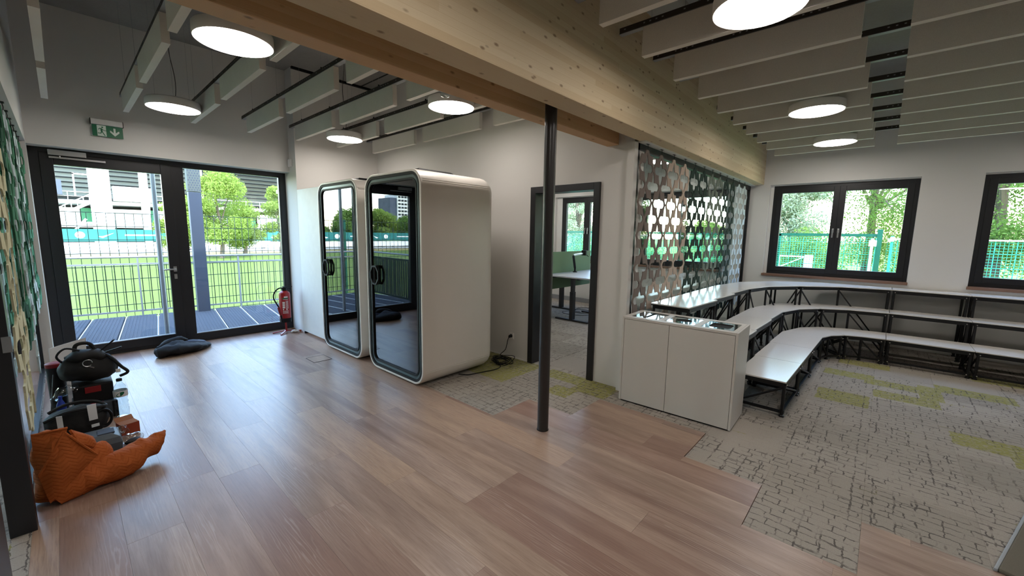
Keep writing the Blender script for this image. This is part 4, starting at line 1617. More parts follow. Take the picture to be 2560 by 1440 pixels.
# unseen office lamps, added to brighten the dark office
for p, w_ in (((5.2, 3.0), 'nearer the glass partition and the doorway'), ((7.3, 3.0), 'nearer the glass partition and the window'), ((5.2, 5.6), 'over the near ends of the desks'), ((7.3, 5.6), 'over the far ends of the desks')):
    dup(lp0, (p[0], p[1], 2.9), label='added unseen lit round lamp inside the office, ' + w_)
dup(lp0, (-2.2, 4.8, 2.9), label='lit round pendant lamp in the room behind the left partition')

# ================================================================== CLUTTER ON THE FLOOR
from mathutils import noise as mnoise


def lump(path, rads, n=22, amp=0.02, freq=9.0, seg=4, floor=0.003, seed=0.0, ridge=0.0):
    """soft body swept along a path with elliptical sections (half width, half height); clamped to the floor"""
    P = catmull(path, seg)
    rings = []
    m = len(P)
    for i, p in enumerate(P):
        t_ = i / (m - 1) * (len(rads) - 1)
        k = min(int(t_), len(rads) - 2)
        f = t_ - k
        f = f * f * (3 - 2 * f)
        rw = rads[k][0] * (1 - f) + rads[k + 1][0] * f
        rh = rads[k][1] * (1 - f) + rads[k + 1][1] * f
        d = (P[min(i + 1, m - 1)] - P[max(i - 1, 0)]).normalized()
        u = Vector((0, 0, 1)) if abs(d.z) < 0.85 else Vector((0, 1, 0))
        r1 = d.cross(u).normalized()
        r2 = r1.cross(d)
        ring = []
        for j in range(n):
            a = 2 * PI * j / n
            q = p + r1 * (math.cos(a) * rw) + r2 * (math.sin(a) * rh)
            nv = mnoise.noise(Vector((q.x * freq + seed, q.y * freq, q.z * freq)))
            nv += 0.5 * mnoise.noise(Vector((q.x * freq * 2.3 + seed, q.y * freq * 2.3, q.z * freq * 2.3 + 3)))
            if ridge:
                nv -= ridge * abs(mnoise.noise(Vector((q.x * freq * 1.3, q.y * freq * 1.3, q.z * freq * 1.3 + seed + 7))))
            dv = (q - p)
            if dv.length > 1e-6:
                q = q + dv.normalized() * nv * amp
            q.z = max(q.z, floor)
            ring.append(q)
        rings.append(ring)
    return MB().loft(rings)


# --- orange quilted blanket heap
bl = root('moving_blanket', 'crumpled orange quilted moving blanket heaped against the black doorway post', 'blanket', (-0.02, 3.52, 0))
part('heap', lump([(-0.165, 3.50, 0.02), (-0.16, 3.51, 0.15), (-0.14, 3.53, 0.28), (-0.13, 3.55, 0.36), (-0.12, 3.56, 0.38)],
                  [(0.06, 0.08), (0.075, 0.10), (0.085, 0.11), (0.080, 0.10), (0.03, 0.04)], 26, 0.018, 9, 5, 0.004, 1.0, 0.8), M['orange'], bl, smooth=True)
part('heap_front', lump([(-0.16, 3.42, 0.03), (-0.10, 3.45, 0.06), (-0.02, 3.52, 0.08), (0.04, 3.60, 0.12), (0.07, 3.68, 0.10)],
                        [(0.05, 0.04), (0.07, 0.07), (0.08, 0.10), (0.08, 0.12), (0.02, 0.03)], 26, 0.016, 8, 5, 0.004, 4.0, 0.8), M['orange'], bl, smooth=True)
part('heap_right', lump([(-0.07, 3.47, 0.05), (0.03, 3.50, 0.075), (0.14, 3.55, 0.085), (0.24, 3.61, 0.095), (0.33, 3.68, 0.12), (0.385, 3.73, 0.15)],
                        [(0.06, 0.05), (0.10, 0.085), (0.11, 0.085), (0.085, 0.08), (0.05, 0.05), (0.006, 0.008)], 30, 0.022, 9, 6, 0.004, 9.0, 1.3), M['orange'], bl, smooth=True)


def sheet(corners, th, nu=10, nv=10, amp=0.012, bulge=0.0, seed=0.0):
    """thick bent cloth flap from four 3d corners"""
    a, b, c, d = [Vector(p) for p in corners]
    nrm = ((b - a).cross(d - a)).normalized()
    g = []
    for i in range(nu + 1):
        for j in range(nv + 1):
            u, v_ = i / nu, j / nv
            p = (a * (1 - u) + b * u) * (1 - v_) + (d * (1 - u) + c * u) * v_
            w = mnoise.noise(p * 8 + Vector((seed, 0, 0))) * amp + bulge * math.sin(PI * u) * math.sin(PI * v_)
            g.append(p + nrm * w)
    mb = MB()
    n1 = (nu + 1) * (nv + 1)
    vs = [p + nrm * th / 2 for p in g] + [p - nrm * th / 2 for p in g]
    fs = []
    for i in range(nu):
        for j in range(nv):
            q = (i * (nv + 1) + j, (i + 1) * (nv + 1) + j, (i + 1) * (nv + 1) + j + 1, i * (nv + 1) + j + 1)
            fs.append(q)
            fs.append(tuple(k + n1 for k in q[::-1]))
    bd = [i * (nv + 1) for i in range(nu + 1)] + [nu * (nv + 1) + j for j in range(1, nv + 1)] + [i * (nv + 1) + nv for i in range(nu - 1, -1, -1)] + [j for j in range(nv - 1, 0, -1)]
    for k in range(len(bd)):
        p_, q_ = bd[k], bd[(k + 1) % len(bd)]
        fs.append((p_, q_, q_ + n1, p_ + n1))
    return mb.add(vs, fs)


part('folded_flap', sheet([(-0.175, 3.395, 0.03), (0.032, 3.42, 0.232), (-0.088, 3.46, 0.405), (-0.205, 3.42, 0.20)], 0.012, 14, 14, 0.010, 0.028, 2.0), M['orange'], bl, smooth=True)
part('folded_flap', sheet([(-0.215, 3.47, 0.22), (-0.10, 3.47, 0.30), (-0.075, 3.50, 0.415), (-0.215, 3.48, 0.425)], 0.012, 10, 10, 0.010, 0.02, 5.0), M['orange'], bl, smooth=True)
part('folded_flap', sheet([(-0.04, 3.52, 0.30), (0.05, 3.60, 0.18), (0.02, 3.64, 0.27), (-0.07, 3.57, 0.375)], 0.012, 8, 8, 0.008, 0.02, 7.0), M['orange'], bl, smooth=True)
hm = MB()
for a, b in (((-0.088, 3.455, 0.408), (0.034, 3.415, 0.232)), ((-0.215, 3.475, 0.428), (-0.075, 3.495, 0.418)), ((-0.205, 3.415, 0.20), (-0.088, 3.455, 0.408))):
    hm.tube(catmull([a, ((a[0] + b[0]) / 2, (a[1] + b[1]) / 2 - 0.008, (a[2] + b[2]) / 2 + 0.003), b], 5), 0.007, 7)
part('hem', hm, M['orange'], bl, smooth=True)

# --- tool case stack under the backpack
tc = root('tool_case', 'dark blue black tool case with two red latches under the black backpack', 'tool case', (0.08, 4.88, 0))
part('body', MB().box(-0.06, 0.20, 4.74, 5.04, 0.0, 0.15), M['greytool'], tc, bevel=0.012, label='dark grey lower case')
part('upper_body', MB().box(-0.05, 0.19, 4.75, 5.03, 0.155, 0.31), M['rubber'], tc, bevel=0.012)
part('latch', MB().box(0.04, 0.12, 4.728, 4.742, 0.10, 0.155), M['redtool'], tc, bevel=0.003)
part('latch', MB().box(0.02, 0.115, 4.738, 4.752, 0.245, 0.295), M['redtool'], tc, bevel=0.003)
part('corner_foot', MB().box(0.17, 0.205, 4.73, 4.76, 0.0, 0.14), M['rubber'], tc, bevel=0.004)

bp = root('backpack', 'black backpack with straps lying on top of the dark tool case', 'backpack', (0.07, 4.9, 0.31))
part('body', lump([(-0.10, 4.92, 0.42), (-0.03, 4.90, 0.43), (0.06, 4.88, 0.44), (0.15, 4.88, 0.42), (0.22, 4.90, 0.39)],
                  [(0.07, 0.06), (0.13, 0.11), (0.15, 0.125), (0.13, 0.11), (0.05, 0.05)], 24, 0.022, 10, 5, 0.315, 3.0, 0.6), M['nylon'], bp, smooth=True)
part('lid', lump([(-0.06, 4.86, 0.52), (0.02, 4.84, 0.55), (0.11, 4.86, 0.53), (0.17, 4.88, 0.48)], [(0.04, 0.03), (0.09, 0.05), (0.09, 0.05), (0.03, 0.02)], 18, 0.014, 12, 5, 0.31, 6.0, 0.5), M['nylon'], bp, smooth=True)
part('carry_handle', MB().tube(catmull([(-0.01, 4.84, 0.56), (0.0, 4.84, 0.635), (0.05, 4.84, 0.65), (0.09, 4.85, 0.625), (0.12, 4.86, 0.55)], 6), 0.014, 7), M['nylon'], bp, smooth=True)
part('shoulder_strap', MB().tube(catmull([(-0.08, 4.86, 0.50), (-0.11, 4.82, 0.57), (-0.06, 4.80, 0.63), (0.02, 4.80, 0.60)], 6), 0.008, 6), M['nylon'], bp, smooth=True)
part('shoulder_strap', MB().tube(catmull([(0.14, 4.84, 0.55), (0.20, 4.80, 0.50), (0.25, 4.78, 0.42), (0.29, 4.78, 0.36), (0.24, 4.80, 0.33)], 6), 0.012, 6), M['nylon'], bp, smooth=True)
part('side_strap', MB().bar((0.15, 4.86, 0.57), (0.23, 4.84, 0.645), 0.035, 0.012).bar((0.17, 4.84, 0.55), (0.27, 4.82, 0.58), 0.03, 0.008), M['nylon'], bp)
ringp = [(0.055 + 0.028 * math.cos(a * PI / 8), 4.735 + 0.004 * math.sin(a), 0.50 + 0.028 * math.sin(a * PI / 8)) for a in range(15)]
part('key_ring', MB().tube(ringp, 0.003, 6).bar((0.06, 4.735, 0.475), (0.09, 4.73, 0.455), 0.01, 0.006), M['steel'], bp, smooth=True)
part('buckle', MB().box(0.215, 0.245, 4.77, 4.785, 0.37, 0.40), M['plasticwhite'], bp, bevel=0.003)

# --- open tool bag in front
tb = root('tool_bag', 'black open tool bag with white labels standing behind the orange blanket', 'tool bag', (-0.03, 4.40, 0))
part('body', lump([(-0.19, 4.42, 0.12), (-0.12, 4.41, 0.13), (-0.03, 4.40, 0.135), (0.05, 4.41, 0.13), (0.11, 4.43, 0.11)],
                  [(0.07, 0.09), (0.10, 0.12), (0.105, 0.13), (0.10, 0.12), (0.05, 0.08)], 22, 0.015, 11, 5, 0.004, 12.0, 0.4), M['nylon'], tb, smooth=True)
part('rim', MB().tube(catmull([(-0.20, 4.36, 0.20), (-0.10, 4.32, 0.25), (0.0, 4.31, 0.255), (0.09, 4.34, 0.24), (0.12, 4.42, 0.22), (0.05, 4.49, 0.25), (-0.08, 4.50, 0.26), (-0.18, 4.46, 0.23)], 4), 0.012, 7), M['nylon'], tb, smooth=True)
part('label_patch', sheet([(-0.137, 4.302, 0.10), (-0.108, 4.298, 0.10), (-0.110, 4.290, 0.245), (-0.140, 4.296, 0.245)], 0.004, 3, 3, 0.002), M['paper'], tb)
part('label_patch', sheet([(0.022, 4.280, 0.165), (0.068, 4.288, 0.165), (0.066, 4.294, 0.285), (0.018, 4.288, 0.285)], 0.004, 3, 3, 0.002), M['paper'], tb)
part('label_patch', sheet([(0.030, 4.276, 0.11), (0.072, 4.284, 0.11), (0.072, 4.284, 0.132), (0.030, 4.278, 0.132)], 0.004, 2, 2, 0.001), M['paper'], tb)
part('label_patch', sheet([(-0.115, 4.292, 0.055), (-0.093, 4.290, 0.055), (-0.093, 4.288, 0.075), (-0.115, 4.290, 0.075)], 0.004, 2, 2, 0.001), M['paper'], tb)
part('hose_coil', MB().tube(catmull([(0.10 + 0.045 * math.cos(k * 0.8), 4.36 + 0.02 * math.sin(k * 0.4), 0.14 + 0.07 * math.sin(k * 0.8)) for k in range(22)], 4), 0.009, 6), M['rubber'], tb, smooth=True)


def bottle(name, label, loc, h, r_, body_m, cap_m, group=None, lab=None):
    b = root(name, label, 'bottle', loc, 0, group)
    pr = [(r_ * 0.75, 0.0), (r_, 0.01), (r_, h * 0.22), (r_ * 0.92, h * 0.25), (r_, h * 0.28), (r_ * 0.93, h * 0.36), (r_, h * 0.40), (r_ * 0.86, h * 0.47), (r_, h * 0.54), (r_, h * 0.70), (r_ * 0.8, h * 0.80), (r_ * 0.38, h * 0.90), (r_ * 0.34, h * 0.94)]
    part('body', MB().lathe((0, 0, 0), pr, 24), body_m, b, smooth=True, local=True)
    part('cap', MB().lathe((0, 0, h * 0.935), [(r_ * 0.42, 0), (r_ * 0.42, h * 0.055), (r_ * 0.36, h * 0.065)], 16), cap_m, b, smooth=True, local=True)
    if lab:
        l_ = part('label_wrap', MB().lathe((0, 0, 0), [(r_ + 0.001, h * 0.545), (r_ + 0.0015, h * 0.55), (r_ + 0.0015, h * 0.69), (r_ + 0.001, h * 0.695)], 24, cap=False), lab, b, smooth=True, local=True, label='pale printed label wrap')
        mb = MB()
        import math as mm
        n_ = 14
        vs = []
        for k in range(n_):
            a = 2 * PI * k / n_
            th_ = -PI / 2 - 0.1 + 0.55 * mm.cos(a)
            zz = h * 0.62 + h * 0.05 * mm.sin(a) + h * 0.03 * mm.cos(a)
            vs.append(((r_ + 0.003) * mm.cos(th_), (r_ + 0.003) * mm.sin(th_), zz))
        mb.add(vs, [tuple(range(n_))])
        part('leaf_print', mb, M['signgreen'], l_, local=True)
    return b


bottle('water_bottle', 'large clear water bottle with green printed label standing beside the dark tool case', (0.225, 4.70, 0), 0.335, 0.046, M['clearplastic'], M['rubber'], None, M['paper'])
bottle('spray_can', 'small blue bottle standing between the tool bag and the tool case', (-0.115, 4.62, 0), 0.30, 0.028, M['blue'], M['blue'])
bottle('jar', 'small clear glass jar near the black tool bag at the foot of the screen', (-0.17, 4.72, 0), 0.14, 0.02, M['clearplastic'], M['rubber'])
wb_ = root('white_sheet', 'white cardboard sheet leaning behind the backpack in the corner by the glazed door', 'cardboard', (-0.1, 5.3, 0))
part('sheet', sheet([(-0.15, 5.12, 0.02), (0.05, 5.30, 0.02), (0.07, 5.34, 0.60), (-0.16, 5.24, 0.56)], 0.006, 6, 6, 0.01), M['paper'], wb_)
rc = root('roll_of_tape', 'round red lidded tub beside the backpack', 'tub', (-0.12, 5.05, 0))
part('tub_body', MB().lathe((-0.13, 5.05, 0), [(0.05, 0), (0.055, 0.40), (0.055, 0.44)], 20), M['nylon'], rc, smooth=True)
part('tub_lid', MB().lathe((-0.13, 5.05, 0.44), [(0.058, 0), (0.058, 0.03), (0.05, 0.035)], 20), M['redtool'], rc, smooth=True)
pb = root('plastic_bag', 'crumpled clear plastic bag behind the black tool bag by the screen', 'plastic bag', (-0.13, 4.95, 0))
part('film', lump([(-0.15, 4.74, 0.24), (-0.10, 4.75, 0.30), (-0.04, 4.76, 0.30), (0.0, 4.77, 0.28)], [(0.02, 0.02), (0.045, 0.04), (0.045, 0.035), (0.01, 0.01)], 14, 0.02, 18, 4, 0.01, 2.0, 0.8), M['bagplastic'], pb, smooth=True)

ts = root('power_tool_case', 'grey power tool case with red handle lying behind the orange blanket', 'tool case', (0.07, 4.10, 0))
part('body', MB().loft([[(x_, y_, z_) for x_, y_ in ((a0, b0_), (a1, b0_), (a1, b1_), (a0, b1_))] for (a0, a1, b0_, b1_, z_) in
                        ((-0.06, 0.17, 3.98, 4.20, 0.0), (-0.065, 0.175, 3.975, 4.205, 0.06), (-0.05, 0.165, 3.99, 4.19, 0.10), (-0.01, 0.12, 4.02, 4.16, 0.125))]), M['greytool'], ts, bevel=0.008)
part('handle', MB().tube(catmull([(-0.045, 3.985, 0.07), (-0.04, 3.97, 0.12), (0.0, 3.965, 0.14), (0.03, 3.98, 0.12)], 5), 0.012, 7), M['redtool'], ts, smooth=True)
part('lid_plate', MB().box(0.05, 0.14, 4.03, 4.12, 0.118, 0.130), M['bluegrey'], ts, bevel=0.003)
bx = root('small_carton', 'small open orange brown carton on the floor in front of the water bottle', 'carton', (0.225, 4.28, 0), 0.25)
part('carton_body', MB().box(-0.055, 0.055, -0.05, 0.05, 0, 0.085), M['orangebox'], bx, local=True, bevel=0.001)
part('lid_flap', MB().add([(-0.055, 0.05, 0.085), (0.055, 0.05, 0.085), (0.06, 0.10, 0.105), (-0.05, 0.10, 0.105), (-0.055, 0.05, 0.088), (0.055, 0.05, 0.088), (0.06, 0.10, 0.108), (-0.05, 0.10, 0.108)],
                          [(0, 1, 2, 3), (4, 5, 6, 7), (0, 1, 5, 4), (1, 2, 6, 5), (2, 3, 7, 6), (3, 0, 4, 7)]), M['kraft'], bx, local=True)
part('top_sheet', MB().box(-0.054, 0.054, -0.049, 0.049, 0.085, 0.087), M['kraft'], bx, local=True)
pk = root('packet', 'clear plastic packet of dark parts lying right of the grey power tool case', 'packet', (0.235, 4.05, 0))
part('film', lump([(0.17, 4.02, 0.03), (0.21, 4.04, 0.04), (0.26, 4.06, 0.035), (0.29, 4.08, 0.02)], [(0.02, 0.015), (0.05, 0.035), (0.05, 0.03), (0.015, 0.01)], 16, 0.014, 24, 4, 0.003, 8.0, 0.6), M['bagplastic'], pk, smooth=True)
part('contents', lump([(0.19, 4.03, 0.015), (0.23, 4.05, 0.018), (0.27, 4.065, 0.015)], [(0.015, 0.01), (0.03, 0.014), (0.012, 0.008)], 12, 0.008, 30, 3, 0.004, 3.0), M['rubber'], pk, smooth=True)
pk2 = root('packet', 'ball of clear film on the corner of the grey power tool case', 'packet', (0.18, 4.13, 0.0))
part('film', lump([(0.16, 4.14, 0.05), (0.185, 4.15, 0.09), (0.21, 4.16, 0.05)], [(0.015, 0.015), (0.035, 0.035), (0.015, 0.015)], 14, 0.012, 26, 4, 0.004, 5.0, 0.6), M['bagplastic'], pk2, smooth=True)
hs = root('air_hose', 'thin dark hose rising behind the tool bag along the felt screen', 'hose', (-0.17, 4.5, 0))
part('hose', MB().tube(catmull([(-0.16, 4.55, 0.01), (-0.17, 4.50, 0.12), (-0.165, 4.48, 0.22), (-0.15, 4.70, 0.34), (-0.14, 4.85, 0.42)], 6), 0.004, 6), M['rubber'], hs, smooth=True)
part('nozzle', MB().lathe((-0.165, 4.40, 0.12), [(0.012, 0), (0.016, 0.03), (0.012, 0.07), (0.006, 0.09)], 10), M['steel'], hs, smooth=True)

# --- black jacket by the door
jk = root('jacket', 'black jacket dropped on the floor in front of the glazed door', 'jacket', (0.95, 6.66, 0))
part('shell', lump([(0.68, 6.62, 0.05), (0.76, 6.58, 0.07), (0.88, 6.60, 0.085), (1.02, 6.66, 0.06), (1.16, 6.76, 0.035), (1.27, 6.84, 0.02)],
                   [(0.05, 0.05), (0.14, 0.075), (0.17, 0.085), (0.16, 0.06), (0.13, 0.035), (0.02, 0.01)], 26, 0.03, 8, 6, 0.003, 2.0, 0.9), M['jacket'], jk, smooth=True)
part('sleeve', lump([(0.70, 6.66, 0.09), (0.80, 6.72, 0.13), (0.93, 6.78, 0.15), (1.02, 6.80, 0.12)], [(0.03, 0.03), (0.06, 0.045), (0.06, 0.05), (0.02, 0.02)], 18, 0.014, 12, 5, 0.003, 5.0, 0.6), M['jacket'], jk, smooth=True)
part('lining', lump([(0.95, 6.75, 0.09), (1.06, 6.80, 0.085), (1.18, 6.85, 0.06), (1.24, 6.87, 0.03)], [(0.02, 0.02), (0.09, 0.035), (0.08, 0.03), (0.02, 0.01)], 18, 0.012, 10, 5, 0.003, 9.0, 0.5), M['jacket_lining'], jk, smooth=True, label='blue grey jacket lining turned out')

# --- fire extinguisher on its stand
ex, ey = 2.27, 6.86
fe = root('fire_extinguisher', 'red fire extinguisher with black hose on a red floor stand beside the glazed door', 'fire extinguisher', (ex, ey, 0))
part('cylinder', MB().lathe((ex, ey, 0.205), [(0.055, 0.0), (0.078, 0.02), (0.080, 0.05), (0.080, 0.40), (0.072, 0.435), (0.040, 0.46), (0.026, 0.465)], 28), M['red'], fe, smooth=True)
part('foot_ring', MB().lathe((ex, ey, 0.175), [(0.070, 0.0), (0.083, 0.0), (0.083, 0.06), (0.079, 0.065)], 28), M['rubber'], fe, smooth=True)
part('valve', MB().lathe((ex, ey, 0.665), [(0.028, 0), (0.034, 0.01), (0.034, 0.035), (0.02, 0.045), (0.02, 0.06)], 16), M['rubber'], fe, smooth=True)
part('lever', MB().bar((ex - 0.03, ey - 0.01, 0.735), (ex + 0.11, ey - 0.02, 0.725), 0.022, 0.008).bar((ex - 0.02, ey - 0.01, 0.715), (ex + 0.09, ey - 0.02, 0.700), 0.02, 0.008), M['rubber'], fe, bevel=0.002)
part('hose', MB().tube(catmull([(ex - 0.02, ey - 0.03, 0.71), (ex - 0.09, ey - 0.05, 0.715), (ex - 0.16, ey - 0.07, 0.66), (ex - 0.18, ey - 0.08, 0.58), (ex - 0.145, ey - 0.08, 0.49), (ex - 0.11, ey - 0.08, 0.42)], 8), 0.010, 9), M['rubber'], fe, smooth=True)
part('nozzle', MB().tube([(ex - 0.118, ey - 0.08, 0.43), (ex - 0.105, ey - 0.08, 0.36), (ex - 0.092, ey - 0.08, 0.29)], [0.018, 0.019, 0.012], 10), M['redtool'], fe, smooth=True)
part('nozzle_tip', MB().tube([(ex - 0.092, ey - 0.08, 0.30), (ex - 0.078, ey - 0.08, 0.20)], [0.014, 0.011], 10), M['rubber'], fe, smooth=True)


def curved_label(mb, a0, a1, z0, z1, r=0.0808, n=8):
    vs = []
    for k in range(n + 1):
        a = a0 + (a1 - a0) * k / n
        vs += [(ex + r * math.cos(a), ey + r * math.sin(a), z0), (ex + r * math.cos(a), ey + r * math.sin(a), z1)]
    fs = [(2 * k, 2 * k + 2, 2 * k + 3, 2 * k + 1) for k in range(n)]
    return mb.add(vs, fs)


fc = math.atan2(-ey, -ex)
mb = MB()
curved_label(mb, fc - 0.10, fc + 0.55, 0.565, 0.585)
curved_label(mb, fc - 0.25, fc + 0.60, 0.535, 0.540)
for k in range(3):
    curved_label(mb, fc - 0.42, fc + 0.02, 0.40 + k * 0.036, 0.43 + k * 0.036)
for k in range(12):
    curved_label(mb, fc + 0.15, fc + 0.62, 0.395 + k * 0.0105, 0.399 + k * 0.0105)
for k in range(5):
    curved_label(mb, fc - 0.42, fc + 0.62 - 0.08 * (k % 2), 0.318 + k * 0.010, 0.3215 + k * 0.010)
curved_label(mb, fc - 0.40, fc - 0.18, 0.372, 0.39)
curved_label(mb, fc + 0.2, fc + 0.42, 0.372, 0.39)
part('printed_label', mb, M['plasticwhite'], fe)
mb = MB()
curved_label(mb, fc - 0.42, fc + 0.65, 0.545, 0.561)
part('label_band', mb, M['signgreen'], fe)
mb = MB()
mb.tube([(ex, ey, 0.02), (ex, ey, 0.18)], 0.014, 8)
for a in (-2.3, -0.3, 1.3, 2.9):
    mb.bar((ex, ey, 0.035), (ex + 0.19 * math.cos(a) * (0.55 if a == 1.3 else 1), ey + 0.19 * math.sin(a) * (0.5 if a == 1.3 else 1), 0.010), 0.022, 0.014)
part('floor_stand', mb, M['red'], fe, bevel=0.002)
cr = root('crumpled_wrap', 'crumpled white wrapper on the floor right of the fire extinguisher stand', 'wrapper', (2.36, 6.74, 0))
part('wrap', lump([(2.31, 6.78, 0.02), (2.35, 6.76, 0.03), (2.39, 6.73, 0.025), (2.42, 6.72, 0.015)], [(0.015, 0.015), (0.03, 0.028), (0.03, 0.024), (0.008, 0.008)], 14, 0.016, 26, 5, 0.003, 1.0, 0.8), M['paper'], cr, smooth=True)
bk = root('wood_offcut', 'small brown wood offcut on the floor in the corner by the pier', 'wood offcut', (2.43, 6.80, 0), 0.2)
part('block', MB().box(-0.04, 0.04, -0.015, 0.015, 0, 0.022), M['orangebox'], bk, local=True, bevel=0.002)

# ================================================================== OUTSIDE, BEYOND THE GLAZED DOOR
GZ = -1.0
gr = struct('ground', MB().box(-300, 300, 7.4, 500, GZ - 0.3, GZ - 0.02).box(8.9, 300, -120, 7.4, -0.4, -0.32), M['meadow'])
o = MB().box(-60, 60, 13.5, 50.0, GZ - 0.02, GZ)
solo('football_pitch', o, M['pitch'], 'bright green mown sports pitch beyond the mesh fence', 'pitch', kind='stuff')
solo('pitch_border', MB().box(-70, 70, 50.0, 55.0, GZ - 0.02, GZ + 0.05), M['soil'], 'strip of dry yellow grass along the far side of the pitch', 'grass strip', kind='stuff')
solo('gravel_yard', MB().box(-90, 120, 55.0, 74, GZ - 0.02, GZ + 0.03), M['gravel'], 'pale gravel yard between the pitch and the stadium', 'gravel', kind='stuff')

# terrace deck, turned a little against the building
A8 = -math.radians(7.0)
dk = root('terrace_deck', 'grey ribbed plank terrace deck outside the glazed door', 'deck', (0.0, 10.35, -0.03), A8)
# local: x along the outer edge, y towards the building (negative)
k = 0
xx = -0.62
while xx < 5.2:
    d = part('deck_panel', MB().box(xx + 0.012, xx + 0.410, -3.3, 0.0, -0.04, 0.0), M['deckboard'], dk, local=True, bevel=0.003)
    xx += 0.442
part('under_frame', MB().box(-0.64, 5.2, -3.3, 0.0, -0.20, -0.042), M['grey'], dk, local=True)
for _k in range(13):
    part('joint_strip', MB().box(-0.62 + 0.442 * _k - 0.012, -0.62 + 0.442 * _k - 0.002, -3.3, 0.0, -0.042, 0.001), M['trim'], dk, local=True)
rb = MB()
xx = -0.62
while xx < 5.2:
    for j in range(9):
        x_ = xx + 0.035 + j * 0.044
        rb.box(x_, x_ + 0.018, -3.3, 0.0, 0.0, 0.004)
    xx += 0.442
part('ribs', rb, M['deckboard'], dk, local=True, kind='stuff')
rl = root('terrace_railing', 'grey metal terrace railing with thin vertical bars along the outer deck edge', 'railing', (0.0, 10.30, 0.0), A8)
part('handrail', MB().tube([(-0.66, 0, 1.07), (5.2, 0, 1.07)], 0.021, 8), M['grey'], rl, local=True, smooth=True)
part('upper_rail', MB().box(-0.66, 5.2, -0.008, 0.008, 0.925, 0.955), M['grey'], rl, local=True)
part('lower_rail', MB().box(-0.66, 5.2, -0.008, 0.008, 0.05, 0.08), M['grey'], rl, local=True)
bar_me = link_mesh('baluster', MB().box(-0.006, 0.006, -0.006, 0.006, 0.06, 0.94), M['fencegreen'])
post_me = link_mesh('post', MB().box(-0.012, 0.012, -0.02, 0.02, -0.03, 1.05), M['grey'])
x_ = -0.60
while x_ < 5.2:
    oo = bpy.data.objects.new('baluster', bar_me)
    COL.objects.link(oo)
    oo.parent = rl
    oo.location = (x_, 0, 0)
    x_ += 0.12
for x_ in (-0.64, 0.92, 2.48, 4.04):
    oo = bpy.data.objects.new('post', post_me)
    COL.objects.link(oo)
    oo.parent = rl
    oo.location = (x_, 0, 0)
sr = root('side_railing', 'dark slatted side railing closing the left end of the terrace', 'railing', (-0.64, 8.9, 0))
part('handrail', MB().tube([(-0.70, 10.35, 1.07), (-0.60, 7.5, 1.07)], 0.021, 8), M['grey'], sr, smooth=True)
part('top_rail', MB().bar((-0.70, 10.35, 0.94), (-0.60, 7.5, 0.94), 0.03, 0.05), M['fencegreen'], sr)
part('bottom_rail', MB().bar((-0.70, 10.35, 0.03), (-0.60, 7.5, 0.03), 0.03, 0.05), M['fencegreen'], sr)
slat_me = link_mesh('slat', MB().box(-0.006, 0.006, -0.030, 0.030, 0.04, 0.93), M['fencegreen'])
for k in range(30):
    y_ = 10.28 - k * 0.094
    oo = bpy.data.objects.new('slat', slat_me)
    COL.objects.link(oo)
    oo.parent = sr
    oo.location = Vector((-0.70 + 0.1 * (10.35 - y_) / 2.85, y_, 0)) - wloc(sr)
tcn = root('terrace_column', 'square blue grey wrapped column standing on the terrace behind the fixed glass', 'column', (1.81, 10.0, -0.03))
part('shaft', MB().box(1.71, 1.91, 9.93, 10.07, -0.03, 2.30), M['bluegrey'], tcn, bevel=0.006)
part('cap', MB().box(1.705, 1.915, 9.925, 10.075, 2.31, 3.6), M['stand'], tcn)
dm = MB()
for j in range(26):
    for k in range(5):
        zz = 2.34 + j * 0.045
        x0_ = 1.715 + k * 0.042 + (0.02 if j % 2 else 0)
        if x0_ + 0.02 < 1.915:
            dm.add([(x0_, 9.923, zz), (x0_ + 0.012, 9.923, zz + 0.018), (x0_ + 0.024, 9.923, zz), (x0_ + 0.012, 9.923, zz - 0.018)], [(0, 1, 2, 3)])
part('perforation', dm, M['bluegrey'], tcn, kind='stuff')
pp = root('downpipe', 'thin grey downpipe standing on the terrace just outside the glass door', 'pipe', (0.98, 8.1, -0.03))
part('pipe', MB().tube([(0.985, 8.1, -0.03), (0.985, 8.1, 3.4)], 0.03, 12), M['grey'], pp, smooth=True)

# green mesh fence at y = 12
mf = root('mesh_fence', 'dark green wire mesh fence between the terrace and the pitch', 'fence', (0, 12.0, GZ))
mb = MB()
x_ = -9.0
while x_ < 9.0:
    mb.box(x_, x_ + 0.010, 11.997, 12.005, GZ, 1.89)
    x_ += 0.142
part('vertical_wires', mb, M['fencegreen'], mf, kind='stuff')
mb = MB()
z_ = -0.9
while z_ < 1.92:
    mb.box(-9, 9, 11.994, 12.006, z_, z_ + 0.014)
    z_ += 0.279
part('horizontal_wires', mb, M['fencegreen'], mf, kind='stuff')
for x_ in (-5.96, -3.46, -0.96, 6.54):
    part('post', MB().box(x_ - 0.03, x_ + 0.03, 12.01, 12.05, GZ, 1.93), M['railgreen'] if x_ == -0.96 else M['fencegreen'], mf)

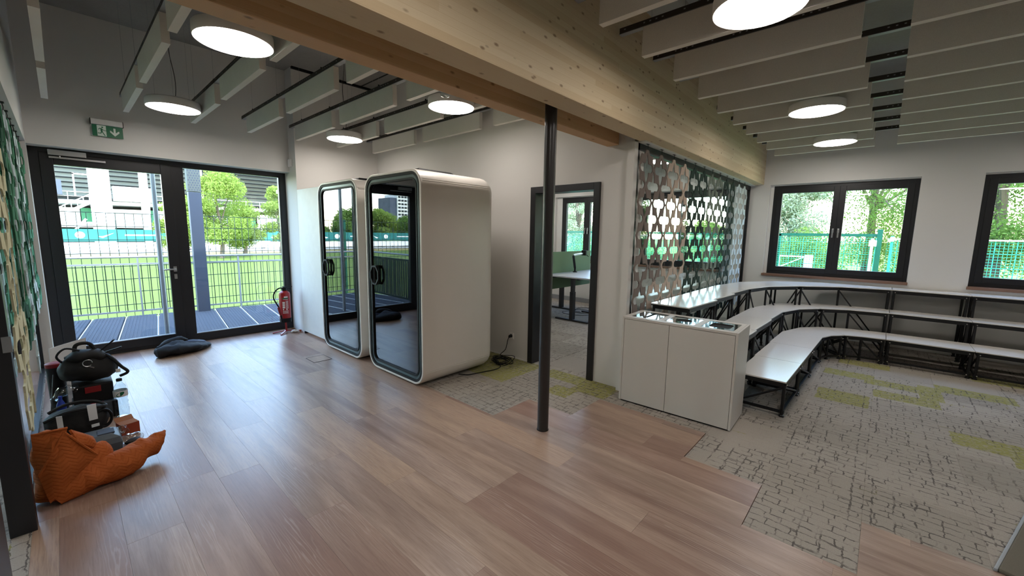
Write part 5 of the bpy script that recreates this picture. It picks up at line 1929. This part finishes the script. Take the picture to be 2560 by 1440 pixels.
# teal banner and pale barrier on the far side of the pitch
bnr = root('teal_banner_fence', 'long turquoise banner fence with white emblems beyond the pitch', 'banner', (0, 60, GZ))
mb = MB()
xs = [-48 + i * 4.0 for i in range(24)]
for a in xs:
    part('banner_panel', MB().box(a + 0.02, a + 3.98, 60.0, 60.05, 0.12, 1.36), M['teal'], bnr)
em = MB()
rr = random.Random(4)
for i, a in enumerate(xs):
    if i % 2 == 0:
        c_ = [(a + 1.3 + 0.36 * math.cos(k * PI / 8), 59.98, 0.76 + 0.34 * math.sin(k * PI / 8)) for k in range(16)]
        em.add(c_, [tuple(range(16))])
        em.add([(a + 2.6, 59.98, 0.62), (a + 2.9, 59.98, 0.45), (a + 3.8, 59.98, 1.0), (a + 2.95, 59.98, 0.66)], [(0, 1, 2, 3)])
    else:
        em.add([(a + 0.6, 59.98, 0.70), (a + 3.3, 59.98, 0.70), (a + 3.3, 59.98, 0.84), (a + 0.6, 59.98, 0.84)], [(0, 1, 2, 3)])
part('white_emblems', em, M['plasticwhite'], bnr, kind='stuff')
part('lower_board', MB().box(-48, 48, 60.0, 60.05, -0.75, 0.02), M['white_out'], bnr)
for a in xs:
    part('post', MB().box(a - 0.04, a + 0.04, 60.06, 60.14, GZ, 2.3), M['fencegreen'], bnr)

# --- stadium
st = root('stadium', 'large open stadium stand with stepped grey underside and white pillars beyond the banner', 'stadium', (22, 82, GZ))
# stepped underside of the upper tier: rises towards the camera side
for k in range(22):
    z0 = 6.2 + k * 0.62
    y0 = 90 - k * 0.55
    part('tier_step', MB().box(-3, 75, y0, y0 + 1.2, z0, z0 + 0.46), M['stand'], st)
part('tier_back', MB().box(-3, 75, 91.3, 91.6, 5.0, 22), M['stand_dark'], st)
part('concourse_slab', MB().box(-3, 75, 78.5, 92, 4.6, 5.05), M['white_out'], st)
part('lower_slab', MB().box(-3, 75, 79.5, 92, 1.5, 1.85), M['white_out'], st)
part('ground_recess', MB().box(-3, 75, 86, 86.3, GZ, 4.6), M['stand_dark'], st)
for i in range(12):
    a = -3 + i * 6.5
    part('wall_panel', MB().box(a + 0.1, a + 5.0, 80.5, 80.8, 1.85, 4.1), M['white_out'], st)
    part('wall_panel', MB().box(a + 5.1, a + 6.3, 80.6, 80.8, 1.85, 4.1), M['signgreen'], st, label='green wall panel')
hm = MB()
for a in range(0, 78, 2):
    hm.box(-3 + a, -3 + a + 0.07, 78.6, 78.67, 5.05, 6.1)
hm.box(-3, 75, 78.6, 78.67, 6.05, 6.15).box(-3, 75, 78.6, 78.67, 5.5, 5.56)
part('guard_rail', hm, M['white_out'], st, kind='stuff')
for x_, w_ in ((4.0, 2.0), (8.4, 0.8), (14.3, 1.6), (27.5, 1.6), (38, 2.0), (52, 2.0)):
    part('pillar', MB().box(x_ - w_ / 2, x_ + w_ / 2, 77.0, 78.3, GZ, 22), M['white_out'], st)
part('roof_edge', MB().box(14, 75, 74.0, 80.0, 11.2, 13.4), M['white_out'], st)
# stairs
sb = MB()
sb.bar((-1.0, 76.5, 2.2), (4.0, 76.5, 5.4), 0.4, 0.35).bar((-1.0, 76.2, 3.2), (4.0, 76.2, 6.4), 0.10).bar((0.6, 76.5, 0.2), (2.4, 76.5, 2.6), 0.25)
for k in range(10):
    f = k / 9
    sb.bar((-1.0 + 5 * f, 76.2, 2.3 + 3.2 * f), (-1.0 + 5 * f, 76.2, 3.2 + 3.2 * f), 0.08)
part('staircase', sb, M['white_out'], st)
part('landing', MB().box(-4, 4.4, 76, 77, 1.9, 2.2).box(1.6, 1.75, 76, 76.2, 5.4, 8.3).box(1.6, 4, 76, 76.2, 8.1, 8.25), M['white_out'], st)
part('site_cabin', MB().box(5.2, 9.6, 76.6, 78.4, 5.1, 7.0), M['white_out'], st)
part('site_cabin', MB().box(-1.8, 0.6, 77, 78.4, 5.6, 7.4), M['bluegrey'], st, label='blue grey cabin box')

# parked white vans
def car(name, label, x_, y_, L_, h_, m_):
    r = root(name, label, 'van', (x_, y_, GZ), 0)
    part('body', MB().loft([[(a, b, z_) for a, b in ((a0, 0), (a1, 0), (a1, 1.8), (a0, 1.8))] for a0, a1, z_ in ((0, L_, 0.35), (0, L_, h_ * 0.55), (0.3, L_ - 0.9, h_), )]), m_, r, local=True, bevel=0.08)
    part('side_window', MB().box(0.8, L_ - 1.3, -0.01, 0.0, h_ * 0.6, h_ * 0.85), M['stand_dark'], r, local=True)
    for wx in (0.9, L_ - 0.9):
        w_ = MB()
        ci_ = [(wx + 0.34 * math.cos(k * PI / 8), 0, 0.34 + 0.34 * math.sin(k * PI / 8)) for k in range(16)]
        w_.add([(p[0], -0.03, p[2]) for p in ci_] + [(p[0], 0.25, p[2]) for p in ci_], [tuple(range(16)), tuple(range(16, 32))[::-1]] + [(k, (k + 1) % 16, 16 + (k + 1) % 16, 16 + k) for k in range(16)])
        part('wheel', w_, M['rubber'], r, local=True)
    return r


car('parked_van', 'white parked van half hidden behind the turquoise banner on the right', 14.5, 63, 5.0, 2.6, M['white_out'])
car('parked_van', 'dark parked trailer box behind the banner beside the terrace column', 9.4, 62.5, 2.6, 1.9, M['stand_dark'])

lpst = root('floodlight_pole', 'tall white floodlight pole in front of the trees at the pitch side', 'light pole', (14.1, 42, GZ))
part('pole', MB().lathe((14.1, 42, GZ), [(0.13, 0), (0.11, 4), (0.08, 7.1)], 12), M['white_out'], lpst, smooth=True)
part('lamp_head', MB().box(13.75, 14.1, 41.9, 42.1, 4.9, 5.2).box(14.0, 14.6, 41.9, 42.1, 6.05, 6.15), M['white_out'], lpst)


# --- trees
def leaf_cloud(centers, n, size, seed, mat, name, parent):
    n = int(n * 2.6)
    size = size * 0.52
    rg = np.random.default_rng(seed)
    cs = np.array([c[:3] for c in centers], dtype=float)
    rs_ = np.array([c[3] for c in centers], dtype=float)
    wts = rs_ ** 2
    idx = rg.choice(len(cs), size=n, p=wts / wts.sum())
    d = rg.normal(size=(n, 3))
    d /= np.linalg.norm(d, axis=1)[:, None]
    rad = rs_[idx] * (rg.random(n) ** 0.42)
    c = cs[idx] + d * rad[:, None] * np.array([1, 1, 0.8])
    a = rg.normal(size=(n, 3)); a /= np.linalg.norm(a, axis=1)[:, None]
    b = np.cross(a, rg.normal(size=(n, 3))); b /= np.linalg.norm(b, axis=1)[:, None]
    s = size * (0.6 + 0.8 * rg.random(n))[:, None]
    v = np.empty((n * 4, 3))
    v[0::4] = c - a * s
    v[1::4] = c + b * s * 0.5
    v[2::4] = c + a * s
    v[3::4] = c - b * s * 0.5
    me = bpy.data.meshes.new(name)
    me.vertices.add(n * 4)
    me.vertices.foreach_set('co', v.ravel())
    me.loops.add(n * 4)
    me.loops.foreach_set('vertex_index', np.arange(n * 4, dtype=np.int32))
    me.polygons.add(n)
    me.polygons.foreach_set('loop_start', np.arange(0, n * 4, 4, dtype=np.int32))
    me.polygons.foreach_set('loop_total', np.full(n, 4, dtype=np.int32))
    me.update(calc_edges=True)
    me.materials.append(mat)
    off = wloc(parent)
    for vert in ():
        pass
    o = bpy.data.objects.new(name, me)
    COL.objects.link(o)
    o.parent = parent
    o.location = -off
    o['kind'] = 'stuff'
    return o


def tree(label, x_, y_, zg, h, w, seed, mat, n=5000, size=0.16, trunk=0.2, low=0.25, name='broadleaf_tree', group=None):
    r = root(name, label, 'tree', (x_, y_, zg), 0, group)
    rg = random.Random(seed)
    cs = []
    for k in range(34):
        f = low + (1 - low) * rg.random()
        prof = math.sin(PI * min(1, max(0.02, (f - low) / (1 - low) * 0.85 + 0.14))) ** 0.6
        a = rg.random() * 2 * PI
        rr_ = w * prof * rg.random() ** 0.6 * 0.75
        cs.append((x_ + rr_ * math.cos(a), y_ + rr_ * math.sin(a), zg + h * f * 0.93, w * (0.22 + 0.22 * rg.random())))
    tk = MB().tube(catmull([(x_, y_, zg), (x_ + 0.05 * w, y_, zg + h * 0.3), (x_ - 0.03 * w, y_ + 0.05 * w, zg + h * 0.62), (x_, y_, zg + h * 0.85)], 4), [trunk * (1 - 0.8 * i / 12) for i in range(13)], 7)
    for c in cs[:9]:
        tk.tube([(x_, y_, zg + h * 0.32), ((x_ + c[0]) / 2, (y_ + c[1]) / 2, (zg + h * 0.42 + c[2]) / 2), (c[0], c[1], c[2])], [trunk * 0.4, trunk * 0.22, trunk * 0.08], 5)
    part('trunk', tk, M['bark'], r, smooth=True)
    leaf_cloud(cs, n, size, seed, mat, 'crown', r)
    return r


# in front of the stadium, seen through the fixed pane
tree('light green tree in front of the stadium, centre of the fixed pane', 9.6, 44, GZ, 7.9, 3.2, 1, M['leaf1'], 11000, 0.16)
tree('light green tree right of the terrace column, lower and rounder', 6.9, 45, GZ, 5.0, 1.9, 2, M['leaf1'], 6000, 0.15)
tree('light green tree at the right edge of the fixed pane behind the floodlight pole', 15.2, 46, GZ, 7.2, 2.0, 3, M['leaf1'], 7000, 0.16)
tree('spreading light green tree between the floodlight pole and the centre tree', 12.2, 47, GZ, 4.8, 2.3, 4, M['leaf1'], 6000, 0.16)
# seen only in the booth glass, to the left of the glazed door
for k, (x_, y_, h_, w_) in enumerate(((-26.5, 63.5, 6.2, 3.4), (-32.0, 64, 6.4, 3.4), (-36.8, 63.5, 5.0, 2.8), (-41.0, 64, 3.8, 2.4), (-21.6, 63.5, 3.6, 2.2), (-45, 63.5, 3.4, 2.2))):
    tree('green tree mirrored in the phone booth glass, %s along the far pitch edge' % ORD[k], x_, y_, GZ, h_, w_, 20 + k, M['leaf1'] if k % 2 else M['leaf2'], 5500, 0.30, 0.3)
wt = root('office_tower', 'distant white office tower mirrored in the near phone booth glass', 'building', (-158, 250, GZ))
part('tower_body', MB().box(-162.5, -150, 246, 262, GZ, 26.5), M['white_out'], wt)
part('tower_wing', MB().box(-150, -145, 247, 262, GZ, 24.0), M['bluegrey'], wt)
for fz in range(10):
    z_ = 3 + fz * 2.35
    for k in range(5):
        part('window', MB().box(-162.0 + k * 2.4, -160.2 + k * 2.4, 245.8, 246.1, z_, z_ + 1.2), M['stand_dark'], wt)

# ================================================================== OUTSIDE THE WINDOW WALL
nf = root('net_fence', 'turquoise green netted fence with green top rail outside the right windows', 'fence', (12.0, 3.0, -0.32))
part('top_rail', MB().box(11.97, 12.03, 0.10, 13.0, 1.655, 1.72), M['railgreen'], nf)
part('post', MB().box(11.95, 12.05, 0.06, 0.15, -0.32, 1.82), M['railgreen'], nf)
for y_ in (1.95, 4.4, 6.9, 9.4, 11.9):
    part('post', MB().box(11.97, 12.03, y_ - 0.03, y_ + 0.03, -0.32, 1.70), M['railgreen'], nf)
mb = MB()
y_ = 0.15
i = 0
while y_ < 12.5:
    w_ = 0.006 if i % 5 else 0.013
    mb.box(11.93, 11.936, y_, y_ + w_, -0.3, 1.63)
    y_ += 0.052
    i += 1
z_ = -0.3
i = 0
while z_ < 1.64:
    w_ = 0.006 if i % 5 else 0.012
    mb.box(11.93, 11.936, 0.15, 12.5, z_, z_ + w_)
    z_ += 0.052
    i += 1
part('netting', mb, M['netgreen'], nf, kind='stuff')
nf2 = root('net_fence', 'turquoise netted fence continuing right of the gate post outside the right windows', 'fence', (12.2, -3.0, -0.32))
mb = MB()
y_ = -9.0
i = 0
while y_ < -0.02:
    w_ = 0.006 if i % 5 else 0.014
    mb.box(12.1, 12.106, y_, y_ + w_, -0.3, 1.60)
    y_ += 0.055
    i += 1
z_ = -0.3
i = 0
while z_ < 1.6:
    w_ = 0.006 if i % 5 else 0.014
    mb.box(12.1, 12.106, -9, -0.02, z_, z_ + w_)
    z_ += 0.055
    i += 1
part('netting', mb, M['netgreen'], nf2, kind='stuff')
part('top_rail', MB().box(12.08, 12.12, -9, -0.02, 1.60, 1.63), M['white_out'], nf2)
for y_ in (-0.10, -2.45, -4.9, -7.3):
    part('post', MB().box(12.07, 12.13, y_ - 0.025, y_ + 0.025, -0.32, 1.68), M['netgreen'], nf2)
    part('post_clamp', MB().box(12.05, 12.07, y_ - 0.035, y_ + 0.035, 1.56, 1.66), M['white_out'], nf2)
gtp = root('gate_post', 'white gate post with hinge clamp outside, beside the green fence post', 'gate post', (11.9, 0.22, -0.32))
part('post', MB().box(11.86, 11.92, 0.19, 0.24, -0.32, 1.62), M['white_out'], gtp)
part('clamp', MB().box(11.85, 11.93, 0.14, 0.27, 1.45, 1.58), M['white_out'], gtp)
wg = root('white_barrier', 'low white metal barrier gate on the grass beyond the netted fence', 'barrier', (15, 2.0, -0.32))
mb = MB().bar((15, 1.75, 0.0), (15, 1.75, 1.05), 0.04).bar((15, 2.4, 0.0), (15, 2.4, 1.05), 0.04).bar((15, 1.75, 1.05), (15, 2.4, 1.05), 0.04).bar((15, 1.75, 0.7), (15, 2.4, 0.7), 0.03).bar((15, 2.4, 0.7), (15, 1.75, 1.05), 0.03)
part('bars', mb, M['white_out'], wg)
part('counterweight', MB().box(14.96, 15.04, 1.55, 1.75, 0.6, 1.1), M['white_out'], wg)
solo('gravel_path', MB().box(17.5, 19.5, -30, 40, -0.32, -0.29), M['gravel'], 'pale gravel path running behind the netted fence', 'path', kind='stuff')

TR = [(24.5, 3.5, 7.0, 2.3, 'leaf3', 'silver green tree behind the left half of the first right hand window', 9000),
      (27, 0.6, 10.5, 3.4, 'leaf2', 'tall open green tree behind the right half of the first right hand window', 8000),
      (23, -3.0, 9.5, 3.2, 'leaf2', 'dense green tree behind the far right window', 10000),
      (22, -7.4, 10, 3.4, 'leaf1', 'bright green tree beyond the far right window edge', 8000),
      (26, 8.0, 2.8, 1.5, 'leaf1', 'green tree standing between the office window and the first right hand window', 6000),
      (25, 16.4, 6.6, 1.9, 'leaf3', 'pale green rounded tree seen through the office window', 6000),
      (30, -1.5, 13.0, 3.2, 'leaf1', 'tall light green tree rising behind the dense one', 7000)]
for k, (x_, y_, h_, w_, m_, lab, n_) in enumerate(TR):
    tree(lab, x_, y_, -0.32, h_, w_, 50 + k, M[m_], int(n_ * 1.7), 0.105, 0.22, 0.12)
for k in range(9):
    y_ = -12 + k * 3.6
    tree('low green hedge shrub behind the gravel path, %s from the right' % ORD[k], 21.0 + 0.4 * (k % 2), y_, -0.32, 2.1 if y_ < 5 else 1.35, 1.9, 80 + k, M['leaf2'], 2500, 0.11, 0.08, 0.05, 'hedge_shrub')
